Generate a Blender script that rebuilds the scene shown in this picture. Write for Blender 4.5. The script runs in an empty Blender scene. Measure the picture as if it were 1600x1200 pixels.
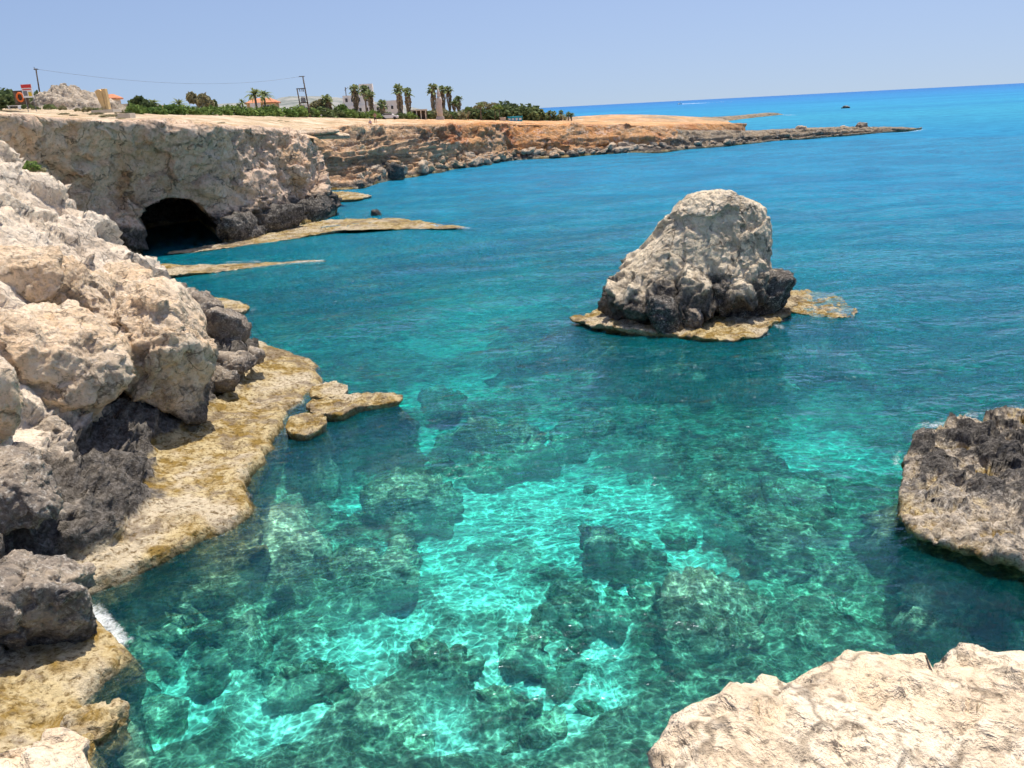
import bpy, bmesh, math, random
import numpy as np
from mathutils import Vector, Matrix

random.seed(7)
sc = bpy.context.scene
COL = sc.collection

# ------------------------------------------------------------------ camera
F_PX, PITCH, ROLL, EYE = 1209.0, math.radians(19.55), math.radians(2.96), 10.0
_fwd = np.array([0, math.cos(PITCH), -math.sin(PITCH)])
_r0 = np.array([1.0, 0, 0]); _u0 = np.cross(_r0, _fwd)
_right = _r0 * math.cos(ROLL) - _u0 * math.sin(ROLL)
_up = _u0 * math.cos(ROLL) + _r0 * math.sin(ROLL)
cd = bpy.data.cameras.new('camera'); cam = bpy.data.objects.new('camera', cd); COL.objects.link(cam)
m3 = Matrix(np.array([_right, _up, -_fwd]).T.tolist())
cam.matrix_world = Matrix.Translation((0, 0, EYE)) @ m3.to_4x4()
cd.sensor_width = 36.0; cd.lens = 36.0 * F_PX / 1600.0
cd.clip_start = 0.05; cd.clip_end = 100000.0
sc.camera = cam

# ------------------------------------------------------------------ sky, sun, exposure
SUN_AZ, SUN_EL = math.radians(30), math.radians(75)
w = bpy.data.worlds.new('World'); sc.world = w; w.use_nodes = True
nt = w.node_tree; bg = nt.nodes['Background']
sk = nt.nodes.new('ShaderNodeTexSky'); sk.sky_type = 'NISHITA'; sk.sun_disc = False
sk.sun_elevation = SUN_EL; sk.sun_rotation = SUN_AZ
sk.air_density = 1.0; sk.dust_density = 2.0; sk.ozone_density = 3.0; sk.altitude = 0
geo_ = nt.nodes.new('ShaderNodeTexCoord'); mp_ = nt.nodes.new('ShaderNodeVectorMath'); mp_.operation = 'MULTIPLY_ADD'
mp_.inputs[1].default_value = (1, 1, 0.9); mp_.inputs[2].default_value = (0, 0, 0.11)      # sky lookup raised off the horizon: the sky stays even down to the sea
nm_ = nt.nodes.new('ShaderNodeVectorMath'); nm_.operation = 'NORMALIZE'
nt.links.new(geo_.outputs['Generated'], mp_.inputs[0]); nt.links.new(mp_.outputs[0], nm_.inputs[0]); nt.links.new(nm_.outputs[0], sk.inputs['Vector'])
tint = nt.nodes.new('ShaderNodeMix'); tint.data_type = 'RGBA'; tint.blend_type = 'MULTIPLY'
tint.inputs['Factor'].default_value = 1.0; tint.inputs['B'].default_value = (0.99, 0.965, 1.03, 1)
nt.links.new(sk.outputs[0], tint.inputs['A']); nt.links.new(tint.outputs['Result'], bg.inputs[0])
bg.inputs[1].default_value = 0.115
L = bpy.data.lights.new('sun', 'SUN'); L.energy = 4.7; L.angle = math.radians(0.53); L.color = (1.0, 0.93, 0.82)
sun = bpy.data.objects.new('sun', L); COL.objects.link(sun)
SUN_DIR = Vector((math.sin(SUN_AZ) * math.cos(SUN_EL), math.cos(SUN_AZ) * math.cos(SUN_EL), math.sin(SUN_EL)))
sun.rotation_euler = SUN_DIR.to_track_quat('Z', 'Y').to_euler(); sun.location = (0, 0, 60)
sc.view_settings.view_transform = 'Standard'; sc.view_settings.look = 'None'
sc.view_settings.exposure = 0.32; sc.view_settings.gamma = 1.0
sc.view_settings.use_curve_mapping = False
cy = sc.cycles
cy.use_denoising = True
cy.max_bounces = 6; cy.diffuse_bounces = 2; cy.glossy_bounces = 2; cy.transmission_bounces = 3
cy.transparent_max_bounces = 8; cy.volume_bounces = 0
cy.sample_clamp_direct = 3.0; cy.sample_clamp_indirect = 3.0; cy.caustics_reflective = False; cy.caustics_refractive = False
cy.use_adaptive_sampling = True; cy.adaptive_threshold = 0.05; cy.adaptive_min_samples = 16

# ------------------------------------------------------------------ placing helpers
def ray(px, py):
    return _fwd + _right * (px - 800) / F_PX + _up * (600 - py) / F_PX
def PZ(px, py, z=0.0):
    d = ray(px, py); return np.array([0, 0, EYE]) + d * ((z - EYE) / d[2])
def PY(px, py, y):
    d = ray(px, py); return np.array([0, 0, EYE]) + d * (y / d[1])

# ------------------------------------------------------------------ noise
_rng = np.random.default_rng(11)
_perm = _rng.permutation(256); _perm = np.concatenate([_perm, _perm, _perm])
_g = _rng.normal(size=(256, 3)); _g /= np.linalg.norm(_g, axis=1)[:, None]
def perlin(p):
    i = np.floor(p).astype(np.int64); f = p - i; i &= 255
    u = f * f * f * (f * (f * 6 - 15) + 10)
    def h(a, b, c):
        return _perm[_perm[_perm[(i[..., 0] + a) & 255] + ((i[..., 1] + b) & 255)] + ((i[..., 2] + c) & 255)]
    def gr(a, b, c):
        g = _g[h(a, b, c)]
        return g[..., 0] * (f[..., 0] - a) + g[..., 1] * (f[..., 1] - b) + g[..., 2] * (f[..., 2] - c)
    ux, uy, uz = u[..., 0], u[..., 1], u[..., 2]
    x00 = gr(0, 0, 0) * (1 - ux) + gr(1, 0, 0) * ux; x10 = gr(0, 1, 0) * (1 - ux) + gr(1, 1, 0) * ux
    x01 = gr(0, 0, 1) * (1 - ux) + gr(1, 0, 1) * ux; x11 = gr(0, 1, 1) * (1 - ux) + gr(1, 1, 1) * ux
    return ((x00 * (1 - uy) + x10 * uy) * (1 - uz) + (x01 * (1 - uy) + x11 * uy) * uz) * 1.6
def fbm(p, sc_=1.0, oct=4, gain=0.5, off=0.0):
    p = np.asarray(p, float) * sc_ + off; a = 1.0; s = 0; t = 0
    for _ in range(oct):
        s = s + a * perlin(p); t += a; p = p * 2.03 + 17.3; a *= gain
    return s / t
def ridged(p, sc_=1.0, oct=4, gain=0.55, off=0.0):
    p = np.asarray(p, float) * sc_ + off; a = 1.0; s = 0; t = 0
    for _ in range(oct):
        s = s + a * (1 - 2 * np.abs(perlin(p))); t += a; p = p * 2.07 + 9.1; a *= gain
    return s / t
def worley(p, sc_=1.0, off=0.0, full=False):
    """cell value and distance to the nearest border; full: also a tilted-plane facet height and a dome height"""
    p = np.asarray(p, float) * sc_ + off; i = np.floor(p).astype(np.int64)
    d1 = np.full(p.shape[:-1], 9.0); d2 = d1.copy(); idh = np.zeros(p.shape[:-1], np.int64); rel = np.zeros(p.shape)
    for a in (-1, 0, 1):
        for b in (-1, 0, 1):
            for c in (-1, 0, 1):
                q = i + np.array([a, b, c]); k = q & 255
                h = _perm[_perm[_perm[k[..., 0]] + k[..., 1]] + k[..., 2]]
                r = p - (q + 0.5 + 0.42 * _g[h])
                d = np.sqrt((r * r).sum(-1))
                nearer = d < d1
                d2 = np.where(nearer, d1, np.minimum(d2, d)); idh = np.where(nearer, h, idh)
                rel = np.where(nearer[..., None], r, rel); d1 = np.where(nearer, d, d1)
    if full:
        return idh / 255.0 - .5, d2 - d1, idh / 255.0 - .5 + 1.1 * (_g[(idh * 7 + 13) & 255] * rel).sum(-1), 1 - d1
    return idh / 255.0, d2 - d1
def facet(p, sc_, off=0.0): return worley(p, sc_, off, True)[2]
def smooth(a, b, x):
    t = np.clip((x - a) / (b - a), 0, 1); return t * t * (3 - 2 * t)

# ------------------------------------------------------------------ mesh helpers
def obj(name, v, f, mat, parent=None, smooth_=True):
    me = bpy.data.meshes.new(name)
    v = np.asarray(v, np.float32).reshape(-1, 3)
    if isinstance(f, np.ndarray):
        n, k = f.shape
        me.vertices.add(len(v)); me.vertices.foreach_set('co', v.ravel())
        me.loops.add(n * k); me.loops.foreach_set('vertex_index', f.astype(np.int32).ravel())
        me.polygons.add(n); me.polygons.foreach_set('loop_start', np.arange(0, n * k, k, dtype=np.int32))
        me.polygons.foreach_set('loop_total', np.full(n, k, np.int32))
        me.update(calc_edges=True); me.validate()
    else:
        me.from_pydata(v.tolist(), [], f)
    me.polygons.foreach_set('use_smooth', np.full(len(me.polygons), smooth_))
    if isinstance(mat, (list, tuple)):
        for mm in mat: me.materials.append(mm)
    elif mat: me.materials.append(mat)
    o = bpy.data.objects.new(name, me); COL.objects.link(o)
    if parent: o.parent = parent
    return o
def tag(o, label=None, cat=None, group=None, kind=None):
    if label: o['label'] = label
    if cat: o['category'] = cat
    if group: o['group'] = group
    if kind: o['kind'] = kind
    return o
def struct(o, label=None):
    o['kind'] = 'structure'
    if label: o['label'] = label
    return o
def empty(name, loc, rz=0):
    o = bpy.data.objects.new(name, None); COL.objects.link(o); o.location = loc; o.rotation_euler = (0, 0, rz); return o
def gridfaces(nu, nv):
    i = np.arange(nu * nv).reshape(nu, nv)
    return np.stack([i[:-1, :-1], i[1:, :-1], i[1:, 1:], i[:-1, 1:]], -1).reshape(-1, 4)
def gridnormals(P):
    du = np.gradient(P, axis=0); dv = np.gradient(P, axis=1)
    n = np.cross(du, dv); return n / (np.linalg.norm(n, axis=-1, keepdims=True) + 1e-9)
def crom(pts, counts, lin=False):
    """sample control points (K,...) ; counts = samples per segment"""
    pts = np.asarray(pts, float); K = len(pts); out = []
    for k in range(K - 1):
        p1, p2 = pts[k], pts[k + 1]
        p0 = pts[k - 1] if k > 0 else 2 * p1 - p2
        p3 = pts[k + 2] if k + 2 < K else 2 * p2 - p1
        t = np.arange(counts[k]) / counts[k]
        if k == K - 2: t = np.linspace(0, 1, counts[k] + 1)
        t = t.reshape((-1,) + (1,) * (pts.ndim - 1))
        if lin: out.append(p1 * (1 - t) + p2 * t)
        else:
            m1, m2 = (p2 - p0) * 0.35, (p3 - p1) * 0.35
            out.append((2*t**3 - 3*t**2 + 1) * p1 + (t**3 - 2*t**2 + t) * m1 + (-2*t**3 + 3*t**2) * p2 + (t**3 - t**2) * m2)
    return np.concatenate(out)
def loft(ctrl, step_u, nv, cap=60):
    """ctrl[U][R][3]: columns along the coast, rows across it -> grid (nu, nvt, 3)"""
    C = np.asarray(ctrl, float)
    cu = [int(min(cap, max(2, math.ceil(np.linalg.norm(C[k + 1] - C[k], axis=-1).mean() / step_u)))) for k in range(len(C) - 1)]
    G = crom(C, cu)
    G = np.swapaxes(crom(np.swapaxes(G, 0, 1), nv), 0, 1)
    return G
def grid_obj(name, P, mat, parent=None):
    nu, nv = P.shape[:2]
    return obj(name, P.reshape(-1, 3), gridfaces(nu, nv), mat, parent)

# ------------------------------------------------------------------ node helpers
def new_mat(name):
    m = bpy.data.materials.new(name); m.use_nodes = True
    t = m.node_tree; t.nodes.clear()
    return m, t, t.nodes.new('ShaderNodeOutputMaterial')
class NB:
    def __init__(s, t): s.t = t
    def n(s, kind, **kw):
        nd = s.t.nodes.new(kind)
        for k, v in kw.items():
            if k.startswith('_'): setattr(nd, k[1:], v)
            else:
                s.set(nd.inputs[k], v)
        return nd
    def set(s, sock, v):
        if hasattr(v, 'is_output'): s.t.links.new(v, sock)
        elif isinstance(v, (tuple, list)) and len(v) == 3 and sock.type == 'RGBA': sock.default_value = (*v, 1)
        else: sock.default_value = v
    def math(s, op, a, b=0.0, c=None):
        nd = s.t.nodes.new('ShaderNodeMath'); nd.operation = op
        s.set(nd.inputs[0], a); s.set(nd.inputs[1], b)
        if c is not None: s.set(nd.inputs[2], c)
        return nd.outputs[0]
    def mix(s, f, a, b, blend='MIX'):
        nd = s.t.nodes.new('ShaderNodeMix'); nd.data_type = 'RGBA'; nd.blend_type = blend
        s.set(nd.inputs[0], f); s.set(nd.inputs[6], a); s.set(nd.inputs[7], b); return nd.outputs[2]
    def noise(s, vec, scale, detail=5, rough=0.55, dist=0.0):
        nd = s.n('ShaderNodeTexNoise', Scale=scale, Detail=detail, Roughness=rough, Distortion=dist)
        s.t.links.new(vec, nd.inputs['Vector']); return nd.outputs['Fac']
    def rng(s, v, a, b, c=0.0, d=1.0, ss=False):
        nd = s.t.nodes.new('ShaderNodeMapRange')
        if ss: nd.interpolation_type = 'SMOOTHSTEP'
        for i, x in enumerate((v, a, b, c, d)): s.set(nd.inputs[i], x)
        return nd.outputs[0]
    def scalevec(s, vec, xyz):
        nd = s.t.nodes.new('ShaderNodeMapping'); nd.inputs['Scale'].default_value = xyz
        s.t.links.new(vec, nd.inputs['Vector']); return nd.outputs[0]
    def bump(s, h, dist, strength=1.0, normal=None):
        nd = s.n('ShaderNodeBump', Height=h, Distance=dist, Strength=strength)
        if normal: s.t.links.new(normal, nd.inputs['Normal'])
        return nd.outputs[0]

def rock_mat(name, a, b, grey, f=1.0, black=None, algae=None, crack=0.5, red=None, bumpk=1.0, strata=0.0, blackcol=(0.052, 0.048, 0.044), cap=None, pale=0.4, cracks=0.0):
    """limestone: a/b = pale and warm tone, grey = weathered crust; black = (z_low, z_high, noise) lichen band; algae = z top"""
    m, t, out = new_mat(name); N = NB(t)
    pos = N.n('ShaderNodeNewGeometry').outputs['Position']
    z = N.n('ShaderNodeSeparateXYZ', Vector=pos).outputs['Z']
    def nc(scale, detail, rough, dist=0.0, vec=pos):
        nd = N.n('ShaderNodeTexNoise', Scale=scale, Detail=detail, Roughness=rough, Distortion=dist); t.links.new(vec, nd.inputs['Vector'])
        sp = N.n('ShaderNodeSeparateColor'); t.links.new(nd.outputs['Color'], sp.inputs[0]); return nd, sp.outputs
    big, (bR, bG, bB) = nc(0.55 * f, 4, 0.6, 0.3)
    med, (mR, mG, mB) = nc(2.4 * f, 5, 0.66, 0.3)
    n3 = N.noise(pos, 10 * f, 4, 0.7)
    c = N.mix(N.rng(bR, 0.42, 0.58), a, b)
    c = N.mix(N.rng(N.math('ADD', bG, N.math('MULTIPLY', N.math('SUBTRACT', mG, 0.5), 0.6)), 0.50, 0.62, 0, 0.9), c, grey)
    if red:
        c = N.mix(N.rng(N.math('ADD', bB, N.math('MULTIPLY', N.math('SUBTRACT', mB, 0.5), 0.3)), 0.52, 0.64), c, red)
    if strata:
        st = N.noise(N.scalevec(pos, (0.10, 0.10, 1.7)), f * 1.5, 4, 0.65, 0.4)
        c = N.mix(N.rng(st, 0.49, 0.60, 0, strata), c, tuple(x * 0.7 for x in grey))
    c = N.mix(N.rng(mR, 0.32, 0.45, 0.7, 0.0), c, tuple(x * 0.45 for x in grey))
    c = N.mix(N.rng(n3, 0.32, 0.47, 0.8 * crack, 0.0), c, tuple(x * 0.22 for x in grey))
    c = N.mix(N.rng(N.math('ADD', n3, N.math('MULTIPLY', N.math('SUBTRACT', mB, 0.5), 0.8)), 0.52, 0.70, 0.0, pale), c, (0.82, 0.76, 0.66))
    dv = N.n('ShaderNodeVectorMath', _operation='MULTIPLY_ADD'); t.links.new(med.outputs['Color'], dv.inputs[0]); dv.inputs[1].default_value = (0.45 / f,) * 3; t.links.new(pos, dv.inputs[2])
    vor = N.n('ShaderNodeTexVoronoi', Scale=4.2 * f, _feature='F1'); t.links.new(dv.outputs[0], vor.inputs['Vector'])
    vd = vor.outputs['Distance']
    c = N.mix(N.rng(vd, 0.02, 0.20, 0.45 * crack, 0.0, True), c, tuple(x * 0.3 for x in grey))
    if cracks:
        ve = N.n('ShaderNodeTexVoronoi', Scale=0.62 * f, _feature='DISTANCE_TO_EDGE'); dv2 = N.n('ShaderNodeVectorMath', _operation='MULTIPLY_ADD'); t.links.new(big.outputs['Color'], dv2.inputs[0]); dv2.inputs[1].default_value = (2.6 / f,) * 3; t.links.new(pos, dv2.inputs[2]); t.links.new(dv2.outputs[0], ve.inputs['Vector'])
        ck = N.math('MULTIPLY', N.rng(ve.outputs['Distance'], 0.0, 0.035, 1.0, 0.0), N.rng(mB, 0.40, 0.55))
        c = N.mix(N.math('MULTIPLY', ck, cracks), c, tuple(x * 0.2 for x in grey))
    h = N.math('ADD', N.math('MULTIPLY', mR, 0.62), N.math('ADD', N.math('MULTIPLY', n3, 0.26), N.math('MULTIPLY', N.math('MINIMUM', vd, 0.45), 0.45)))
    if black:
        zb = N.math('ADD', z, N.math('MULTIPLY', N.math('SUBTRACT', bB, 0.5), black[2] * 1.6))
        zb = N.math('ADD', zb, N.math('MULTIPLY', N.math('SUBTRACT', mG, 0.5), black[2] * 1.1))
        fb = N.rng(zb, black[0], black[1], 0.94, 0.0, True)
        bc = N.mix(N.rng(n3, 0.42, 0.66), blackcol, tuple(x * 3.4 for x in blackcol))
        c = N.mix(fb, c, bc)
    if cap:
        zb = N.math('ADD', z, N.math('MULTIPLY', N.math('SUBTRACT', mG, 0.5), cap[2]))
        bc = N.mix(N.rng(n3, 0.42, 0.66), blackcol, tuple(x * 3.0 for x in blackcol))
        c = N.mix(N.rng(zb, cap[0], cap[1], 0.0, 0.95, True), c, bc)
    if algae is not None:
        za = N.math('ADD', z, N.math('MULTIPLY', N.math('SUBTRACT', bR, 0.5), 1.1))
        za = N.math('ADD', za, N.math('MULTIPLY', N.math('SUBTRACT', mB, 0.5), 0.5))
        fa = N.rng(za, algae, algae + 0.22, 1.0, 0.0, True)
        ac = N.mix(N.rng(mR, 0.42, 0.58), (0.27, 0.18, 0.055), (0.53, 0.43, 0.245))
        ac = N.mix(N.rng(bG, 0.48, 0.58, 0, .85), ac, (0.57, 0.49, 0.36))
        ac = N.mix(N.rng(N.math('ADD', bB, N.math('MULTIPLY', N.math('SUBTRACT', mG, 0.5), 0.7)), 0.53, 0.62, 0, .75), ac, (0.21, 0.165, 0.12))
        ac = N.mix(N.rng(n3, 0.36, 0.5, 0.85, 0), ac, (0.12, 0.075, 0.025))
        c = N.mix(fa, c, ac)
        fw = N.rng(N.math('ADD', z, N.math('MULTIPLY', N.math('SUBTRACT', mB, 0.5), 0.45)), -0.10, 0.15, 1.0, 0.0, True)
        wc = N.mix(N.rng(mR, 0.4, 0.6), (0.04, 0.034, 0.018), (0.14, 0.12, 0.06))
        wc = N.mix(N.rng(z, -0.5, -1.3), wc, N.mix(N.rng(mR, 0.40, 0.58), (0.11, 0.115, 0.07), (0.42, 0.40, 0.27)))
        c = N.mix(fw, c, wc)
    bs = N.n('ShaderNodeBsdfDiffuse', Roughness=0.4)
    t.links.new(c, bs.inputs['Color'])
    t.links.new(N.bump(h, 0.21 * bumpk / f), bs.inputs['Normal'])
    t.links.new(bs.outputs[0], out.inputs[0])
    return m
def plain(name, col, rough=0.7, var=0.15, scale=6.0, spec=0.3, metal=0.0, bump=0.0):
    m, t, out = new_mat(name); N = NB(t)
    tc = N.n('ShaderNodeTexCoord').outputs['Object']
    n = N.noise(tc, scale, 5, 0.6)
    c = N.mix(N.rng(n, 0.3, 0.7), tuple(x * (1 - var) for x in col), tuple(min(1, x * (1 + var)) for x in col))
    bs = N.n('ShaderNodeBsdfPrincipled', Roughness=rough, Metallic=metal); bs.inputs['Specular IOR Level'].default_value = spec
    t.links.new(c, bs.inputs['Base Color'])
    if bump: t.links.new(N.bump(n, bump), bs.inputs['Normal'])
    t.links.new(bs.outputs[0], out.inputs[0]); return m

CREAM = (0.70, 0.52, 0.34); PALE = (0.76, 0.62, 0.46); GREY = (0.30, 0.25, 0.195)
M_boulder = rock_mat('cream_limestone', CREAM, PALE, (0.54, 0.43, 0.31), 1.0, black=(0.9, 1.9, 2.2), algae=-0.1, cracks=.8)
M_boulder_high = rock_mat('cream_limestone_dry', CREAM, PALE, (0.50, 0.39, 0.27), 1.0, black=(0.6, 1.3, 1.6), algae=-0.1, cracks=.8)
M_boulder_dark = rock_mat('dark_weathered_limestone', (0.25, 0.21, 0.17), (0.40, 0.33, 0.25), (0.12, 0.11, 0.10), 1.3, black=(0.5, 1.2, 1.2), algae=-0.1)
M_black = rock_mat('black_lichen_rock', (0.075, 0.068, 0.06), (0.14, 0.125, 0.11), (0.05, 0.047, 0.045), 1.6, algae=0.12, crack=0.8)
M_coast = rock_mat('coast_rock', (0.82, 0.71, 0.57), (0.78, 0.64, 0.48), (0.68, 0.57, 0.45), 0.8, black=(1.9, 2.8, 1.6), algae=0.60, cracks=.8, strata=.35)
M_wall = rock_mat('cave_wall_rock', (0.80, 0.60, 0.43), (0.76, 0.56, 0.41), (0.58, 0.43, 0.31), 0.45, black=(2.2, 3.0, 1.7), algae=0.35, red=(0.60, 0.39, 0.22), cracks=.9)
M_shelf = rock_mat('algae_shelf', PALE, CREAM, GREY, 1.0, algae=1.6)
M_stack = rock_mat('stack_rock', (0.78, 0.66, 0.48), (0.82, 0.69, 0.51), (0.54, 0.45, 0.33), 0.75, black=(1.5, 2.5, 1.7), algae=0.15, cracks=.9)
M_islet = rock_mat('islet_rock', (0.33, 0.28, 0.22), (0.48, 0.40, 0.30), (0.15, 0.135, 0.12), 1.5, algae=0.40, crack=1.0, cap=(0.62, 0.85, 0.7))
M_ledge = rock_mat('ledge_limestone', (0.74, 0.59, 0.42), (0.80, 0.68, 0.52), (0.62, 0.49, 0.35), 3.4, crack=0.95, bumpk=1.3, cracks=.7, pale=.35)
M_far = rock_mat('far_cliff_rock', (0.62, 0.36, 0.18), (0.58, 0.28, 0.11), (0.42, 0.30, 0.19), 0.22, black=(0.9, 1.7, 1.4), algae=0.3, red=(0.44, 0.17, 0.07), strata=0.35)
M_farpale = rock_mat('far_cliff_pale', (0.76, 0.51, 0.29), (0.68, 0.44, 0.26), (0.46, 0.30, 0.19), 0.3, black=(0.5, 1.3, 1.4), algae=0.3, strata=0.8)
M_point = rock_mat('dark_point_rock', (0.28, 0.225, 0.165), (0.36, 0.275, 0.185), (0.13, 0.11, 0.09), 0.4, algae=0.2)
M_talus = rock_mat('talus_rock', (0.56, 0.45, 0.33), (0.62, 0.47, 0.32), (0.34, 0.28, 0.22), 0.8, black=(0.3, 0.9, 1.0), algae=0.0)
M_talus_warm = rock_mat('talus_rock_warm', (0.60, 0.44, 0.29), (0.58, 0.40, 0.24), (0.38, 0.28, 0.2), 0.8, black=(0.3, 0.8, 0.8), algae=0.0)
M_under = rock_mat('weedy_seabed_rock', (0.13, 0.135, 0.08), (0.36, 0.35, 0.23), (0.08, 0.085, 0.05), 1.0, crack=0.6, pale=0.2)

# ground of the plateau: pale left, orange earth right
def plateau_mat():
    m, t, out = new_mat('plateau_ground'); N = NB(t)
    pos = N.n('ShaderNodeNewGeometry').outputs['Position']; x = N.n('ShaderNodeSeparateXYZ', Vector=pos).outputs['X']
    n1 = N.noise(pos, 0.12, 6, 0.65); n2 = N.noise(pos, 0.9, 6, 0.7)
    pale = N.mix(N.rng(n1, 0.4, 0.6), (0.62, 0.49, 0.34), (0.54, 0.41, 0.27))
    red = N.mix(N.rng(n1, 0.4, 0.6), (0.66, 0.37, 0.18), (0.58, 0.29, 0.12))
    c = N.mix(N.rng(N.math('ADD', x, N.math('MULTIPLY', N.math('SUBTRACT', n1, 0.5), 40)), -33, -10), pale, red)
    c = N.mix(N.rng(n2, 0.52, 0.64, 0, 0.65), c, (0.25, 0.20, 0.13)); y_ = N.n('ShaderNodeSeparateXYZ', Vector=pos).outputs['Y']
    c = N.mix(N.math('MULTIPLY', N.rng(y_, 225, 260), N.rng(N.noise(N.scalevec(pos, (.5, .25, 1)), 0.16, 6, 0.7), 0.42, 0.56)), c, (0.27, 0.22, 0.16))
    pt = N.noise(N.scalevec(pos, (1, .6, 1)), 0.28, 6, 0.7, .5)
    c = N.mix(N.rng(pt, 0.50, 0.60, 0, 0.7), c, N.mix(N.rng(n1, .45, .55), (0.40, 0.27, 0.15), (0.30, 0.24, 0.14)))
    c = N.mix(N.rng(pt, 0.46, 0.38, 0, 0.6), c, (0.74, 0.62, 0.46))
    bs = N.n('ShaderNodeBsdfPrincipled', Roughness=0.95); bs.inputs['Specular IOR Level'].default_value = 0.1
    t.links.new(c, bs.inputs['Base Color']); t.links.new(N.bump(n2, 0.6), bs.inputs['Normal']); t.links.new(bs.outputs[0], out.inputs[0])
    return m
M_plateau = plateau_mat()

# ================================================================== SEA BED AND SEA
def fan(r0, r1, step, brk, step2, ncol, half=62.0):
    r = [r0]
    while r[-1] < r1: r.append(r[-1] * (1 + (step if r[-1] < brk else step2)))
    r = np.array(r); a = np.radians(np.linspace(-half, half, ncol))
    X = r[:, None] * np.sin(a)[None]; Y = r[:, None] * np.cos(a)[None] - 22.0
    return X, Y
SAND = [(850, 690, 1.8), (870, 730, 1.2), (770, 790, 1.9), (720, 830, 1.2), (980, 800, 1.5), (890, 860, 1.0), (560, 1035, 0.9), (850, 1110, 1.0),
        (760, 920, 1.0), (1070, 870, 0.9), (930, 1010, 0.7), (1000, 590, 2.6), (700, 610, 2.2), (960, 560, 2.2), (690, 700, 1.4),
        (640, 990, 0.7), (800, 1040, 0.9), (1180, 880, 0.8), (700, 540, 2.5), (560, 470, 3.0), (780, 480, 4.0), (620, 360, 4.0), (470, 400, 4.0),
        (330, 420, 3.0), (840, 420, 4.0), (450, 900, 0.8), (1300, 720, 1.6), (650, 880, 0.9), (450, 1120, 0.8), (300, 1100, 0.9), (400, 1020, 0.6), (990, 940, 0.7), (560, 800, 0.8),
        (960, 860, 0.9), (840, 790, 1.0), (820, 960, 0.7), (730, 1010, 0.6), (700, 1150, 0.6), (1000, 880, 0.6), (900, 760, 0.9), (940, 1100, 0.6), (470, 980, 0.5), (1110, 900, 0.5)]
def bed_z(X, Y):
    d = np.hypot(X, Y)
    z = -2.3 - 0.030 * np.clip(d - 8, 0, 60) - 0.05 * np.clip(d - 60, 0, 240) - 0.03 * np.clip(X - 8, 0, 100)
    P = np.stack([X, Y, 0 * X], -1)
    near = smooth(400, 120, d)
    z = z + 0.45 * fbm(P, 0.16, 3) * near
    return z
def sand_w(X, Y):
    s = 0 * X
    for px, py, r in SAND:
        c = PZ(px, py, bed_z(*[np.array(v) for v in PZ(px, py, -3.0)[:2]]))
        s = np.maximum(s, np.exp(-(((X - c[0]) / (r * 1.4)) ** 2 + ((Y - c[1]) / (r * 1.75)) ** 2)))
    P = np.stack([X, Y, 0 * X], -1)
    d = np.hypot(X, Y)
    s = s * 0.9 + 0.62 * fbm(P, 0.36, 4, 0.6, 3.1) + 0.5 * smooth(45, 120, d) * (0.5 + fbm(P, 0.05, 4, 0.6, 7.7))
    return smooth(0.05, 0.75, s)
X, Y = fan(23, 14000, 0.0085, 200, 0.05, 230)
Zb = bed_z(X, Y); Sw = sand_w(X, Y)
P = np.stack([X, Y, 0 * X], -1)
dd = np.hypot(X, Y)
Zb = Zb + (1 - Sw) * smooth(160, 60, dd) * (0.25 + 0.55 * np.maximum(0, ridged(P, 0.45, 3)) + 0.35 * fbm(P, 1.3, 3))
def seabed_mat():
    m, t, out = new_mat('seabed'); N = NB(t)
    pos = N.n('ShaderNodeNewGeometry').outputs['Position']
    s = N.n('ShaderNodeAttribute', _attribute_name='sand').outputs['Fac']
    n1 = N.noise(pos, 1.1, 6, 0.65); n2 = N.noise(pos, 4.0, 6, 0.7)
    s = N.rng(N.math('ADD', s, N.math('MULTIPLY', N.math('SUBTRACT', n1, 0.5), 1.3)), 0.10, 0.95, 0.0, 1.0, True)
    reef = N.mix(N.rng(n1, 0.40, 0.58), (0.10, 0.105, 0.065), (0.38, 0.37, 0.25))
    reef = N.mix(N.rng(n2, 0.35, 0.6), N.mix(0.6, reef, (0.02, 0.025, 0.02)), reef)
    sand = N.mix(N.rng(n2, 0.4, 0.6), (0.37, 0.345, 0.275), (0.47, 0.435, 0.35))
    c = N.mix(s, reef, sand)
    bs = N.n('ShaderNodeBsdfDiffuse'); t.links.new(c, bs.inputs[0])
    t.links.new(N.bump(N.math('MULTIPLY', n2, N.math('SUBTRACT', 1.0, s)), 0.35), bs.inputs['Normal'])
    t.links.new(bs.outputs[0], out.inputs[0]); return m
M_seabed = seabed_mat()
sb = struct(grid_obj('seabed', np.stack([X, Y, Zb], -1), M_seabed))
at = sb.data.attributes.new('sand', 'FLOAT', 'POINT'); at.data.foreach_set('value', Sw.ravel().astype(np.float32))

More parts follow.
